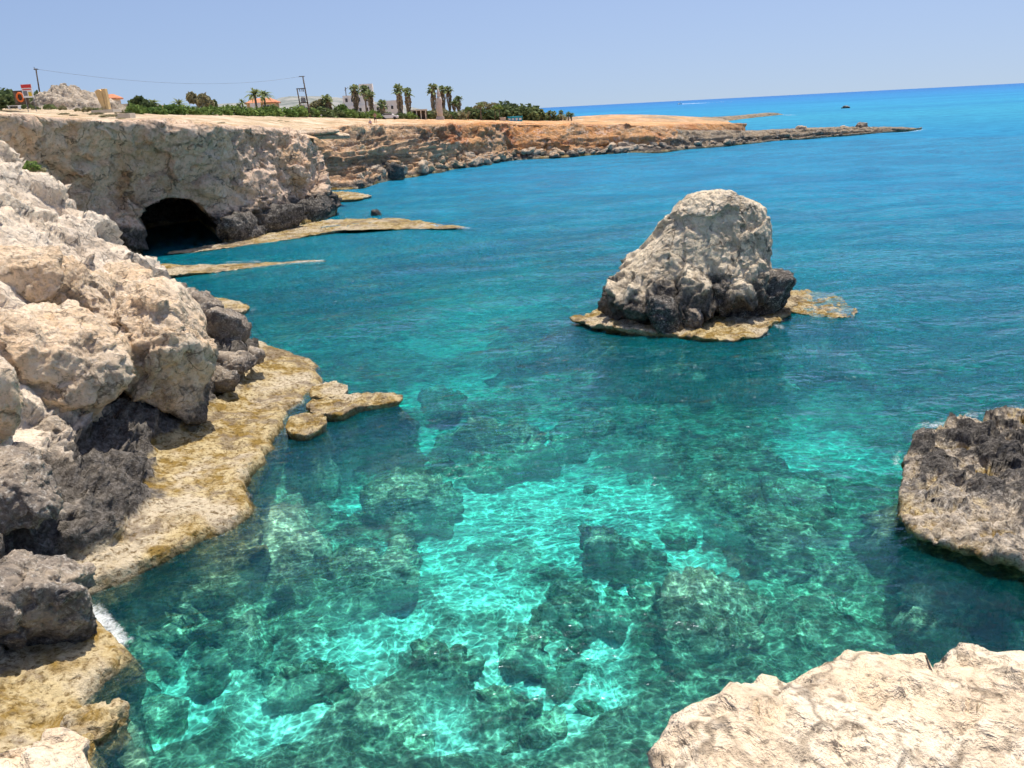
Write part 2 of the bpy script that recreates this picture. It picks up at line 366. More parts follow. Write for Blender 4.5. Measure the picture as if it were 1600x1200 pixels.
X, Y = fan(23, 16000, 0.0085, 250, 0.03, 280)
rr = np.hypot(X, Y)
Zw = 0 * X; wr = np.random.default_rng(5)
cell = np.maximum(np.hypot(X, Y + 22) * 0.009, 0.05)
for k in range(26):
    lam = 1.0 * 1.12 ** k; th = math.radians(wr.normal(-62, 26)); ph = wr.uniform(0, 6.28)
    Zw += 0.0052 * lam ** 0.85 * np.sin(2 * np.pi / lam * (X * math.cos(th) + Y * math.sin(th)) + ph) * smooth(2.2, 4.5, lam / cell)
def water_mat():
    m, t, out = new_mat('sea_water'); N = NB(t)
    pos = N.n('ShaderNodeNewGeometry').outputs['Position']
    sep = N.n('ShaderNodeSeparateXYZ', Vector=pos)
    body = N.n('ShaderNodeAttribute', _attribute_name='body')
    bcol, bw = body.outputs['Color'], body.outputs['Alpha']
    dist = N.n('ShaderNodeVectorMath', _operation='LENGTH', Vector=pos).outputs['Value']
    # ripples
    rot = N.n('ShaderNodeMapping'); rot.inputs['Rotation'].default_value = (0, 0, math.radians(-20)); rot.inputs['Scale'].default_value = (0.75, 1.5, 1.0)
    t.links.new(pos, rot.inputs['Vector']); pv = rot.outputs[0]
    r1 = N.noise(pv, 0.55, 3, 0.5, 0.4); r2 = N.noise(pv, 1.7, 3, 0.55, 0.5); r3 = N.noise(pv, 5.0, 2, 0.5, 0.3)
    fade = N.rng(dist, 10, 50, 0.30, 1.30)
    h = N.math('ADD', N.math('MULTIPLY', r1, 0.34), N.math('ADD', N.math('MULTIPLY', r2, 0.20), N.math('MULTIPLY', r3, 0.02)))
    h = N.math('MULTIPLY', h, fade)
    nrm = N.bump(h, 1.0)
    # caustic net: focused sunlight painted as a pattern into the transmission colour
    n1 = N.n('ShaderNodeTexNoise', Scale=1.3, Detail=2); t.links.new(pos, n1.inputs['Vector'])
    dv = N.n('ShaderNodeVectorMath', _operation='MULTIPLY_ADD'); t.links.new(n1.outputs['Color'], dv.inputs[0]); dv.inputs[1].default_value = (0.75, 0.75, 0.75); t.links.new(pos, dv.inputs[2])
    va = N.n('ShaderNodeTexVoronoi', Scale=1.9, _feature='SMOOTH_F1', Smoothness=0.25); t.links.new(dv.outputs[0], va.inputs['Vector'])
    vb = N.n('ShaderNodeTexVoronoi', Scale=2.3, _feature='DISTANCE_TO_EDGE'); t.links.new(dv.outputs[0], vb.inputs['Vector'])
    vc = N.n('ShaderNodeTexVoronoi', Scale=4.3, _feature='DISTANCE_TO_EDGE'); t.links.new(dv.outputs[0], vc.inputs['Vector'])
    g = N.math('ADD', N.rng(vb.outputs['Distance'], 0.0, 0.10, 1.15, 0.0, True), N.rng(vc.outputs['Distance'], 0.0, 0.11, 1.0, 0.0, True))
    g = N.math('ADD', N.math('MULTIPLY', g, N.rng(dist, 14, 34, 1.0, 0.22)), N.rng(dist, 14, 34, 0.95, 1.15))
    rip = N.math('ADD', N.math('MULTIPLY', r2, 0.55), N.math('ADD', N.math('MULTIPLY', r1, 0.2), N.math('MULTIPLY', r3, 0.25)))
    g = N.math('MULTIPLY', g, N.math('MULTIPLY', N.rng(rip, 0.36, 0.64, 0.50, 1.45), N.rng(r3, 0.36, 0.64, 0.72, 1.28)))  # ripple light and dark also painted into the transmission colour
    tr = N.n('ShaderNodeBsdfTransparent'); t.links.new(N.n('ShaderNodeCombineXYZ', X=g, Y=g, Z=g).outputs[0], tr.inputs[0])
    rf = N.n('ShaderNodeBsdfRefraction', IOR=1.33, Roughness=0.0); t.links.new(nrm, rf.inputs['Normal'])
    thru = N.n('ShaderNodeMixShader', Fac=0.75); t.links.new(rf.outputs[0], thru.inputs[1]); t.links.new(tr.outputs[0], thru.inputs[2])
    # light scattered back by the water itself
    df = N.n('ShaderNodeBsdfDiffuse'); t.links.new(nrm, df.inputs['Normal'])
    pn = N.noise(N.scalevec(pos, (1.0, 1.6, 1)), 0.08, 5, 0.62, 0.6)
    bc = N.mix(N.rng(pn, 0.42, 0.58, 0.0, 0.65), bcol, N.mix(0.5, bcol, (0.0, 0.05, 0.13)))
    bc = N.mix(N.rng(rip, 0.40, 0.60, 1.0, 0.0), bc, N.mix(0.58, bc, (0.0, 0.07, 0.16)))  # ripple shading painted into the body colour, troughs darker
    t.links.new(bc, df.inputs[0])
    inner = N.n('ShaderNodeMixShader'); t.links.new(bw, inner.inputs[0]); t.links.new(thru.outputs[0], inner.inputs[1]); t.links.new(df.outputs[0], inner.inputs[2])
    gl = N.n('ShaderNodeBsdfGlossy', Roughness=N.rng(dist, 20, 300, 0.05, 0.25)); t.links.new(nrm, gl.inputs['Normal'])
    gl.inputs['Color'].default_value = (0.75, 0.85, 1.0, 1)
    fr = N.n('ShaderNodeFresnel', IOR=1.33); t.links.new(nrm, fr.inputs['Normal'])
    ff = N.math('MINIMUM', N.math('MULTIPLY', fr.outputs[0], 1.0), N.rng(dist, 60, 300, 0.5, 0.13))
    top = N.n('ShaderNodeMixShader'); t.links.new(ff, top.inputs[0]); t.links.new(inner.outputs[0], top.inputs[1]); t.links.new(gl.outputs[0], top.inputs[2])
    t.links.new(top.outputs[0], out.inputs[0])
    ab = N.n('ShaderNodeVolumeAbsorption', Color=(0.0, 0.905, 0.90), Density=0.35)
    t.links.new(ab.outputs[0], out.inputs['Volume'])
    return m
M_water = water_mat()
def far_water_mat():
    m, t, out = new_mat('open_sea_water'); N = NB(t)
    pos = N.n('ShaderNodeNewGeometry').outputs['Position']
    bcol = N.n('ShaderNodeAttribute', _attribute_name='body').outputs['Color']
    dist = N.n('ShaderNodeVectorMath', _operation='LENGTH', Vector=pos).outputs['Value']
    rot = N.n('ShaderNodeMapping'); rot.inputs['Rotation'].default_value = (0, 0, math.radians(-20)); rot.inputs['Scale'].default_value = (0.75, 1.5, 1.0)
    t.links.new(pos, rot.inputs['Vector'])
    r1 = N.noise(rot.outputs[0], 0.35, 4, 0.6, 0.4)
    nrm = N.bump(N.math('MULTIPLY', r1, N.rng(dist, 100, 2000, 0.30, 0.9)), 1.0)
    pn = N.noise(N.scalevec(pos, (1.0, 1.6, 1)), 0.06, 5, 0.6, 0.5); pl = N.noise(N.scalevec(pos, (.3, 1, 1)), 0.006, 4, 0.6, 0.5)
    bc = N.mix(N.rng(pn, 0.38, 0.62, 0.0, 0.40), bcol, N.mix(0.5, bcol, (0.0, 0.05, 0.13)))
    bc = N.mix(N.rng(pl, 0.40, 0.62, 0.0, 0.35), bc, (0.003, 0.11, 0.30))
    bc = N.mix(N.math('MULTIPLY', N.rng(r1, 0.36, 0.64, 0.85, 0.0), N.rng(dist, 200, 1500, 1.0, 0.3)), bc, N.mix(0.55, bc, (0.0, 0.07, 0.16)))  # wave shading painted into the body colour, weaker far out
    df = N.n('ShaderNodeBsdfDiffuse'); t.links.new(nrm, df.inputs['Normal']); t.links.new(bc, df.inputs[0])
    gl = N.n('ShaderNodeBsdfGlossy', Roughness=0.25); gl.inputs['Color'].default_value = (0.75, 0.85, 1.0, 1); t.links.new(nrm, gl.inputs['Normal'])
    fr = N.n('ShaderNodeFresnel', IOR=1.33); t.links.new(nrm, fr.inputs['Normal'])
    mx = N.n('ShaderNodeMixShader'); t.links.new(N.math('MINIMUM', N.math('MULTIPLY', fr.outputs[0], 0.85), 0.13), mx.inputs[0]); t.links.new(df.outputs[0], mx.inputs[1]); t.links.new(gl.outputs[0], mx.inputs[2])
    t.links.new(mx.outputs[0], out.inputs[0]); return m
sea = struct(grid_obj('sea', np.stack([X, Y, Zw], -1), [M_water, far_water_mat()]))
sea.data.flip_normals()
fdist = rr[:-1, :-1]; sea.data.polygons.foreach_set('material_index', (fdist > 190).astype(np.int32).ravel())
stops = [(0, (0.0, 0.22, 0.24), 0.05), (18, (0.0, 0.25, 0.27), 0.09), (32, (0.0, 0.30, 0.325), 0.26), (60, (0.004, 0.30, 0.365), 0.56), (100, (0.010, 0.265, 0.38), 0.86),
         (130, (0.012, 0.24, 0.385), 1.0), (230, (0.014, 0.245, 0.40), 1.0), (400, (0.03, 0.30, 0.43), 1.0), (700, (0.025, 0.275, 0.46), 1.0), (1500, (0.025, 0.215, 0.45), 1.0), (4000, (0.03, 0.165, 0.41), 1.0), (16000, (0.04, 0.135, 0.36), 1.0)]
dk = np.array([s[0] for s in stops]); wt = np.array([s[2] for s in stops]); cl = np.array([s[1] for s in stops])
PW = np.stack([X, Y, 0 * X], -1)
rp = rr * (1 + 0.25 * fbm(PW, 0.012, 3)) + 0.6 * np.clip(X, 0, 60) * smooth(20, 60, rr)
# the far cove side stays clearer
body = np.stack([np.interp(rp, dk, cl[:, i]) for i in range(3)] + [np.interp(rp, dk, wt)], -1).reshape(-1, 4)
ca = sea.data.attributes.new('body', 'FLOAT_COLOR', 'POINT'); ca.data.foreach_set('color', body.astype(np.float32).ravel())

# ================================================================== NEAR LEFT SHORE (shelf, dark karst, pale slope)
def sec(W, inn, kar, foot, mid, top, back):
    W = np.array(W, float)
    return [(W[0] + 3.2, W[1], -4.2), (W[0] + 0.25, W[1], -0.75), (W[0] - 0.28, W[1] + 0.02, 0.16), ((W[0] * .5 + inn[0] * .5), (W[1] + inn[1]) / 2, 0.30), inn, kar, foot, mid, top, back]
near = [
 sec((-6.6, 7.0), (-9.0, 7.0, .5), (-9.8, 7, 1.2), (-11.5, 7, 2.4), (-13.5, 7, 6), (-16, 7, 9.6), (-22, 7, 10)),
 sec((-7.0, 9.8), (-9.2, 9.8, .5), (-10.0, 9.8, 1.2), (-11.6, 9.8, 2.4), (-13.8, 9.8, 6), (-16.5, 9.8, 9.6), (-22, 9.8, 10)),
 sec((-7.15, 10.8), (-9.2, 10.8, .5), (-10.0, 10.8, 1.2), (-11.8, 10.8, 2.4), (-14, 10.8, 6), (-17, 10.8, 9.6), (-23, 10.8, 10)),
 sec((-8.0, 11.6), (-9.4, 11.7, .45), (-10.2, 11.8, 1.0), (-12, 12, 2.4), (-14.2, 12, 6), (-17, 12, 9.6), (-23, 12, 10)),
 sec((-7.8, 12.9), (-9.8, 13.0, .45), (-10.6, 13.1, 1.0), (-12, 13.2, 2.2), (-14.5, 13.2, 6), (-17.5, 13.2, 9.7), (-24, 13, 10)),
 sec((-9.3, 14.3), (-10.2, 14.5, .45), (-10.9, 14.6, 1.0), (-12.2, 14.7, 2.2), (-14.7, 14.8, 6), (-18, 14.8, 9.8), (-24, 14, 10)),
 sec((-9.75, 15.1), (-10.4, 15.4, .45), (-11.2, 15.6, 1.1), (-12.4, 15.8, 2.2), (-15, 16, 6), (-18.3, 16, 9.8), (-24, 16, 10)),
 sec((-8.63, 16.4), (-9.7, 16.8, .5), (-10.6, 17.0, 1.3), (-12.2, 17.3, 2.3), (-15, 17.5, 6), (-18.6, 17.5, 9.9), (-25, 17.5, 10)),
 sec((-7.15, 18.7), (-9.8, 19.0, .5), (-11.0, 19.2, 1.25), (-12.6, 19.4, 2.3), (-15.3, 19.6, 6), (-19, 19.6, 9.9), (-25, 19.6, 10)),
 sec((-7.9, 20.6), (-10.4, 20.9, .5), (-11.6, 21.1, 1.2), (-13, 21.3, 2.3), (-15.6, 21.5, 6), (-19.3, 21.6, 10), (-25, 21.6, 10.3)),
 sec((-7.8, 23.1), (-10.6, 23.3, .5), (-11.7, 23.5, 1.2), (-13.2, 23.7, 2.4), (-16, 24, 6), (-19.6, 24, 10), (-26, 24, 10.5)),
 sec((-7.8, 26.4), (-10.4, 26.6, .5), (-11.4, 26.8, 1.2), (-14.0, 27, 2.6), (-17.2, 27.2, 5.8), (-20.8, 27.4, 9.6), (-27, 27, 10.5)),
 sec((-7.5, 29.4), (-10.2, 29.6, .5), (-11.5, 29.8, 1.3), (-14.3, 30, 2.6), (-17.8, 30.3, 5.7), (-21.6, 30.6, 9.4), (-28, 31, 10.8)),
 sec((-8.6, 32.2), (-10.8, 32.6, .5), (-12.3, 33, 1.4), (-15.2, 33.3, 2.6), (-18.8, 33.8, 5.4), (-23.2, 34.5, 9.2), (-29, 35, 10.6)),
 sec((-11.8, 35.2), (-12.9, 35.6, .6), (-14.2, 36, 1.4), (-16.2, 36.7, 2.9), (-19.5, 37.5, 5.7), (-24, 38.5, 9.4), (-30, 40, 10.4)),
 sec((-16.0, 40.2), (-16.8, 40.6, .7), (-17.8, 41, 1.6), (-19.8, 41.5, 3.0), (-22.6, 42, 5.7), (-26.8, 42.5, 9.0), (-31, 44, 10.0)),
 sec((-20.6, 45.2), (-21.2, 45.6, .7), (-22.0, 45.9, 1.6), (-23.4, 46.2, 3.0), (-25.4, 46.5, 5.0), (-28.0, 46.6, 7.0), (-32, 48, 7.8)),
 sec((-23.8, 49.5), (-24.3, 49.9, .7), (-25.0, 50.2, 1.5), (-26.2, 50.4, 2.6), (-27.8, 50.6, 3.9), (-29.4, 50.6, 4.9), (-33, 52, 5)),
 sec((-25.8, 52.8), (-26.2, 53.1, .7), (-26.8, 53.3, 1.4), (-27.7, 53.5, 2.2), (-28.9, 53.6, 3.1), (-30.2, 53.6, 3.7), (-33, 55, 3)),
 sec((-27.2, 55.6), (-27.6, 55.8, .5), (-28.1, 56.0, .9), (-28.9, 56.2, 1.4), (-29.9, 56.4, 1.9), (-31.0, 56.6, 2.3), (-34, 58, 2)),
 sec((-28.2, 58.0), (-28.4, 58.2, .4), (-28.1, 58.4, .7), (-28.8, 58.6, 1.0), (-29.6, 58.8, 1.3), (-30.5, 59, 1.5), (-34, 60, 1)),
 sec((-28.4, 60.2), (-28.7, 60.4, .1), (-29.1, 60.6, .2), (-29.8, 60.8, .3), (-30.6, 61, .4), (-31.5, 61.2, .5), (-35, 62, 0.3)),
]
G = loft(near, 0.11, [14, 3, 14, 16, 14, 24, 40, 40, 6], 60)
Nn = gridnormals(G)
zz = G[..., 2]
shelf = smooth(0.05, 0.2, zz) * smooth(0.75, 0.45, zz); kar = smooth(0.5, 0.9, zz) * smooth(3.0, 2.0, zz); slope = smooth(2.0, 3.5, zz)
edge = smooth(-4.0, -0.1, zz); uw = smooth(-0.4, -1.2, zz)
plan = np.stack([G[..., 0], G[..., 1], 0 * zz], -1)
# ragged outline of the shelf
G[..., 0] += 0.55 * fbm(plan, 0.7, 4, 0.55, 2.2) * smooth(1.0, 0.3, zz) * edge + uw * (1.6 * fbm(plan, .28, 3, .6, 8.8) - .9)
warp = 0.9 * np.stack([fbm(G, 0.35, 3, .5, 5), fbm(G, 0.35, 3, .5, 15), fbm(G, 0.35, 3, .5, 25)], -1)
dip = G @ np.array([[1, 0, 0], [0, 1, 0.35], [0.25, 0.5, 1.9]]) + warp * .6
slope = slope * (0.5 + 0.3 * smooth(28, 38, G[..., 1]))
disp = slope * (0.55 * fbm(G, 0.22, 3, 0.5) + 0.28 * ridged(dip, 0.40, 5, 0.55) - 0.1 + 0.75 * facet(dip, 0.34) + 0.26 * facet(dip, 0.95, 5.5) + 0.09 * facet(G, 2.4, 2.5) + 0.05 * fbm(G, 4.0, 2, .6))
disp += kar * (0.40 * ridged(G, 0.8, 4, 0.6) - .05 + 0.40 * facet(G + warp, 1.1) + 0.25 * facet(G, 2.6) + 0.12 * fbm(G, 4, 3, .6))
disp += shelf * (0.16 * fbm(G, 0.7, 5, 0.6) + 0.09 * ridged(G, 2.0, 4, .6))
disp += uw * (1.1 * fbm(G, .4, 4, .6) + .8 * facet(G, .55) + .3 * facet(G, 1.6))
G = G + Nn * disp[..., None]
struct(grid_obj('rocky_shore', G, M_coast))
# low ledges reaching out from the shore
def slab(name, outline, z, mat, seed=0, und=0.25, rough=0.25, n=160, rings=14, dome=0.12, label=None):
    """flat irregular rock slab from an outline (list of xyz), with rim, top relief and an undercut foot"""
    O = np.array([(p[0], p[1]) for p in outline], float); O = np.concatenate([O, O[:1]])
    cnt = [max(2, int(n * np.linalg.norm(O[k + 1] - O[k]) / np.linalg.norm(np.diff(O, axis=0), axis=1).sum())) for k in range(len(O) - 1)]
    K = len(O) - 1; out = []
    for k in range(K):
        p0, p1, p2, p3 = O[(k - 1) % K], O[k], O[(k + 1) % K], O[(k + 2) % K]
        t = (np.arange(cnt[k]) / cnt[k])[:, None]; m1, m2 = (p2 - p0) * .4, (p3 - p1) * .4
        out.append((2*t**3-3*t**2+1)*p1 + (t**3-2*t**2+t)*m1 + (-2*t**3+3*t**2)*p2 + (t**3-t**2)*m2)
    O = np.concatenate(out); c = O.mean(0); size = np.abs(O - c).max()
    rows = []
    for s, zz in list(zip(np.interp(np.linspace(0, 1, 9), [0, .5, 1], [1.25, 1.0, .86] if und > .4 else [1.45, 1.22, 1.05]), np.linspace(-3.5, -.4, 9))) + [(1 - und * .35, -0.12), (0.985, z * .45), (1.0, z * .8)]:
        rows.append(np.concatenate([c + (O - c) * s, np.full((len(O), 1), zz)], 1))
    for s in np.linspace(0.98, 0.0, rings):
        rows.append(np.concatenate([c + (O - c) * s, np.full((len(O), 1), z * (1 + dome * (1 - s * s)))], 1))
    R = np.stack(rows, 1)                        # (n, rows, 3)
    R = np.concatenate([R, R[:1]], 0)
    q = np.stack([R[..., 0], R[..., 1], 0 * R[..., 0]], -1)
    wob = 1 + rough * (0.55 * fbm(q, 1.6 / max(size, .3), 3, 0.6, seed * 3.7) + 0.5 * min(1, 1.2 / size) * fbm(q, 2.2, 4, .65, seed))
    wob = wob + smooth(-.1, -1.2, R[..., 2]) * (.9 * fbm(R, .45, 4, .65, seed * 1.9) + .35 * min(1, 2 / size) * facet(R, .9, seed) - .08)
    R[..., 0] = c[0] + (R[..., 0] - c[0]) * wob; R[..., 1] = c[1] + (R[..., 1] - c[1]) * wob
    k = smooth(-0.3, z * .7, R[..., 2])
    R[..., 2] += k * rough * (0.55 * fbm(q, 0.9, 5, 0.62, seed) + 0.30 * ridged(q, 2.2, 4, 0.62, seed))
    return grid_obj(name, R[::-1], mat)
def pxo(pts, z): return [PZ(a, b, z) for a, b in pts]
o = slab('rock_shelf', pxo([(300, 468), (345, 466), (388, 478), (375, 487), (330, 486), (290, 480)], .25), .25, M_shelf, 1); struct(o)
o = slab('rock_shelf', pxo([(228, 412), (245, 420), (330, 414), (430, 411), (500, 407), (500, 412), (400, 420), (300, 428), (240, 433), (220, 425)], .07), .07, M_shelf, 2, n=360, rough=.34, rings=18); struct(o)
o = slab('rock_shelf', pxo([(330, 384), (420, 366), (500, 345), (540, 342), (600, 342), (660, 346), (722, 355), (690, 358), (620, 354), (560, 356), (500, 366), (440, 377), (380, 385), (300, 396), (262, 396)], .08), .09, M_shelf, 3, n=420, rough=.36, rings=22); struct(o)
o = slab('rock_shelf', pxo([(515, 300), (545, 300), (577, 305), (560, 311), (520, 313), (500, 308)], .3), .3, M_shelf, 4, rough=.35); struct(o)
flat = [([(486, 608), (515, 600), (542, 604), (538, 618), (510, 626), (488, 620)], 'small round tan rock islet nearest the algae shelf tip'),
        ([(485, 630), (520, 624), (570, 616), (622, 616), (620, 628), (570, 636), (530, 648), (490, 648)], 'long narrow tan rock islet pointing out to sea off the shelf'),
        ([(448, 662), (470, 650), (505, 652), (508, 664), (480, 678), (452, 676)], 'oval tan rock islet beside the bend of the shelf')]
for i, (pl, lab) in enumerate(flat):
    o = slab('low_rock_islet', pxo(pl, .2), .20, M_shelf, 10 + i, rough=.35, n=140); tag(o, lab, 'rock', 'low tan rock islets off the shelf')

# ================================================================== HEADLAND WITH THE SEA CAVE
def top(px, py, y): return PY(px, py, y)
wall_base = [(-37, 44), (-35.5, 50), (-33.2, 58), (-30.2, 63.5), (-28.2, 66), (-25.4, 68.6), (-22.2, 75), (-20.0, 81), (-18.6, 86), (-20, 91), (-25, 97), (-31, 105)]
wall_top = [top(-60, 170, 44), top(0, 176, 50), top(90, 183, 57), top(205, 190, 63.5), top(285, 195, 66.5), top(340, 197, 70), top(405, 201, 77.5), top(452, 206, 84), top(488, 226, 88.5), (-21.5, 93, 8.0), (-27, 100, 8.8), (-33, 108, 9.0)]
inw = [(-.95, .3), (-.95, .3), (-.92, .4), (-.9, .45), (-.88, .47), (-.88, .47), (-.9, .42), (-.9, .4), (-.8, .6), (-.6, -.3), (-.6, -.5), (-.6, -.5)]
cols = []
for k, (b, tp, dn) in enumerate(zip(wall_base, wall_top, inw)):
    b = np.array([b[0], b[1], 0.0]); tp = np.array(tp); d = np.array([dn[0], dn[1], 0.0])
    zt = tp[2]; bowl = [0.8, 1.2, 1.8, 1.6, 0.9, 0.3, -0.2, -0.4, 0.0, 0, 0, 0][k]
    def lerp(f, z, off): 
        q = b * (1 - f) + tp * f; q = q + d * off; q[2] = z; return q
    cols.append([lerp(0, -4, -1.2), lerp(0, -0.3, -0.4), lerp(0, 0.5, 0.0), lerp(.15, zt * .24, 0.25), lerp(.35, zt * .42, bowl * .8), lerp(.6, zt * .62, bowl), lerp(.85, zt * .82, bowl * .5), lerp(1, zt * .94, -0.1),
                 tp, tp + d * 2.0 + np.array([0, 0, .12]), tp + d * 9 + np.array([0, 0, .3])])
G = loft(cols, 0.13, [3, 5, 16, 18, 20, 20, 16, 8, 8, 8], 90)
Nn = gridnormals(G); zz = G[..., 2]
k = smooth(-0.5, 0.5, zz) * (0.25 + 0.75 * smooth(11.5, 9.8, zz))
flow = G * np.array([1, 1, 1.0]) + 1.2 * np.stack([fbm(G, 0.3, 2, .5, 5), fbm(G, 0.3, 2, .5, 15), fbm(G, 0.3, 2, .5, 25)], -1)
disp = k * (0.8 * fbm(G, 0.15, 3, 0.5) + 0.22 * ridged(flow * np.array([.6, .6, 1.5]), 0.42, 5, 0.58) + 0.75 * facet(flow, 0.26) + .34 * facet(flow * np.array([.7, .7, 1.2]), .75) + .12 * facet(G, 2.0) + .05 * fbm(G, 3, 2))
blk = smooth(3.0, 1.8, zz) * smooth(0.2, 0.7, zz)
disp += blk * 0.7 * ridged(G, 0.7, 4, 0.6)
lip = smooth(7.8, 8.6, zz) * smooth(10.6, 9.4, zz)
disp += lip * (0.15 + 0.4 * fbm(G, 0.7, 3))
vf = np.ones(G.shape[1]); n0 = 3 + 5 + 16 + 18 + 20 + 20 + 16; vf[n0:n0 + 8] = np.linspace(1, .45, 8); vf[n0 + 8:] = .38
disp *= vf[None]
G = G + Nn * disp[..., None]
# the cave: pushed into the wall along the inland direction
cdir = np.array([-.86, .51, 0]); along = np.array([.51, .86, 0]); c0 = (PZ(240, 398, 0.1) + PZ(348, 382, 0.1)) / 2
s = ((G - c0) @ along); wob = 0.25 * fbm(G, 0.8, 3)
hw, hh = 3.5, 4.3
e = np.abs(s / hw) ** 2.2 + np.clip(zz / hh, 0, 9) ** 2.6 + wob * .5
mask = smooth(1.05, 0.94, e)
G = G + np.array([-.44, .90, 0]) * (mask * (20 + 2.0 * fbm(G, .4, 3)))[..., None]
struct(grid_obj('cave_headland', G, M_wall))
# layered slabs lying on the cape
# ================================================================== FAR RED CLIFFS
fw = [(470, 300), (540, 297), (567, 293), (609, 283), (655, 276), (707, 266), (758, 259), (810, 250), (883, 246), (950, 241), (1018, 239), (1080, 233), (1161, 226), (1230, 220), (1316, 213), (1374, 209), (1414, 206), (1440, 202)]
ftop = [(430, 206, 118), (510, 203, 124), (560, 199, 128), (612, 197, 138), (660, 197, 143), (712, 196, 156), (762, 194, 161), (812, 194, 174), (880, 196, 174), (950, 196, 177.5), (1006, 197, 173), (1078, 205, 178), (1160, 206, 184), (1232, 205, 189), (1316, 202, 195.5), (1374, 202, 197.5), (1414, 202.5, 197.5), (1440, 201.3, 210.2)]
cols = []
for k, ((a, b), (c, d_, y)) in enumerate(zip(fw, ftop)):
    Wp = PZ(a, b, 0); T = PY(c, d_, y); n = len(fw)
    dv = T - Wp; dv[2] = 0; dl = max(np.linalg.norm(dv), .5); dv /= dl
    low = k >= 11
    ft = 0.30 if not low else 0.5
    def q(f, z):
        p = Wp + dv * dl * f; p[2] = z; return p
    zt = T[2]
    back = np.array([-.2, 1, 0]) if not low else np.array([0, 1, 0])
    inl = T + back * (7 if not low else 5) + np.array([0, 0, .15])
    if k >= 12:
        inl2 = T + back * (14 if k < 14 else 8) + np.array([0, 0, -0.2 * zt]); inl3 = T + back * (24 if k < 14 else 14); inl3[2] = -1.5
    else:
        inl2 = T + back * 16 + np.array([0, 0, .1]); inl3 = T + back * 40 + np.array([0, 0, -.6])
    cols.append([q(-.15, -3), q(0, -.15), q(.08, 0.35), q(.30, zt * .14), q(.46, zt * .26), q(.52, zt * .55), q(.74, zt * .74), q(1, zt * .97), T + back * .8 + np.array([0, 0, .02]), inl, inl2, inl3])
G = loft(cols, 0.32, [3, 3, 5, 6, 10, 8, 8, 4, 6, 6, 6], 60)
Nn = gridnormals(G); zz = G[..., 2]; x = G[..., 0]
k = smooth(0.2, 1.2, zz)
high = smooth(45, 35, x)
disp = k * (1.0 * fbm(G, 0.10, 3) * high + 0.55 * ridged(G * np.array([.5, .5, 1.6]), 0.3, 4, 0.6) * (0.4 + .6 * high) + 0.9 * facet(G * np.array([1, 1, 1.6]), 0.20) + .45 * facet(G * np.array([1, 1, 1.6]), .55) + 0.15 * fbm(G, 0.9, 3))
up = np.clip(Nn[..., 2], 0, 1) ** 3
disp *= (1 - 0.85 * up)
disp += smooth(0.0, 0.6, zz) * smooth(2.5, 1.2, zz) * 0.5 * ridged(G, 0.5, 4, 0.6)
# strata steps on the pale layered face at the left
st = np.sin(zz * 9 + 3 * fbm(G, 0.15, 3)) * smooth(-4, -14, x) * smooth(7.5, 6, zz) * k
disp += 0.28 * st
G = G + Nn * disp[..., None]
far = grid_obj('far_cliffs', G, [M_far, M_farpale, M_point]); struct(far)
nu, nv = G.shape[:2]
fc = G[:-1, :-1]; mi = np.where(fc[..., 0] + 5 * fbm(fc, .2, 2) + (fc[..., 2] - 5) * 2.5 < -9, 1, np.where((fc[..., 0] + 4 * fbm(fc, .2, 2) > 38), 2, 0)).ravel()
far.data.polygons.foreach_set('material_index', mi.astype(np.int32))
# orange earth bank standing on the low point
bank = [(PY(1000, 204, 180), PY(1000, 197, 181.5)), (PY(1030, 204, 180), PY(1030, 198, 181.5)), (PY(1080, 203, 184), PY(1080, 193.5, 186)), (PY(1120, 202, 187), PY(1120, 193, 189)), (PY(1158, 201, 190), PY(1158, 193, 191)), (PY(1163, 200, 196), PY(1163, 194, 196)), (PY(1150, 196, 206), PY(1150, 193, 205))]
cols = []
for a, b in bank:
    bk = np.array([-.3, 1, 0])
    cols.append([a - np.array([0, 0.4, 1.2]), a, a * .5 + b * .5 + np.array([0, -.1, .1]), b, b + bk * 3, b + bk * 14 - np.array([0, 0, .3]), b + bk * 30 - np.array([0, 0, 2.0])])
G = loft(cols, 0.35, [3, 6, 6, 5, 6, 6], 40); Nn = gridnormals(G)
G += Nn * (0.5 * fbm(G, .35, 4) + .35 * ridged(G * np.array([.5, .5, 1.5]), .4, 3))[..., None] * (1 - .8 * np.clip(Nn[..., 2], 0, 1) ** 3)[..., None]
struct(grid_obj('earth_bank', G, M_far))

# ================================================================== PLATEAU
edge_pts = [np.array(p) for p in wall_top[:8]] + [PY(500, 214, 91), PY(470, 207, 112), PY(520, 202, 130), PY(580, 199, 141), PY(640, 198, 152), PY(712, 197, 163), PY(762, 195, 168), PY(812, 195, 181), PY(880, 197, 181), PY(950, 197, 185), PY(1006, 198.5, 181), PY(1075, 198, 195), PY(1130, 198, 205), PY(1165, 199, 212)]
edge_pts = [p - np.array([0, 0, .25]) for p in edge_pts]
mids = [PY(-300, 160, 60), PY(-150, 160, 75), PY(0, 171, 85), PY(100, 175, 92), PY(190, 179, 95), PY(240, 180, 100), PY(300, 180, 112), PY(350, 181, 125), PY(400, 182, 138), PY(440, 183, 150), PY(500, 184, 168), PY(570, 186, 180), PY(640, 187, 195), PY(700, 187, 205), PY(760, 188, 215), PY(830, 189.5, 225), PY(900, 191, 228), PY(960, 191, 232), PY(1010, 190.5, 232), PY(1075, 190, 240), PY(1125, 190, 246), PY(1140, 191, 250)]
fars = []
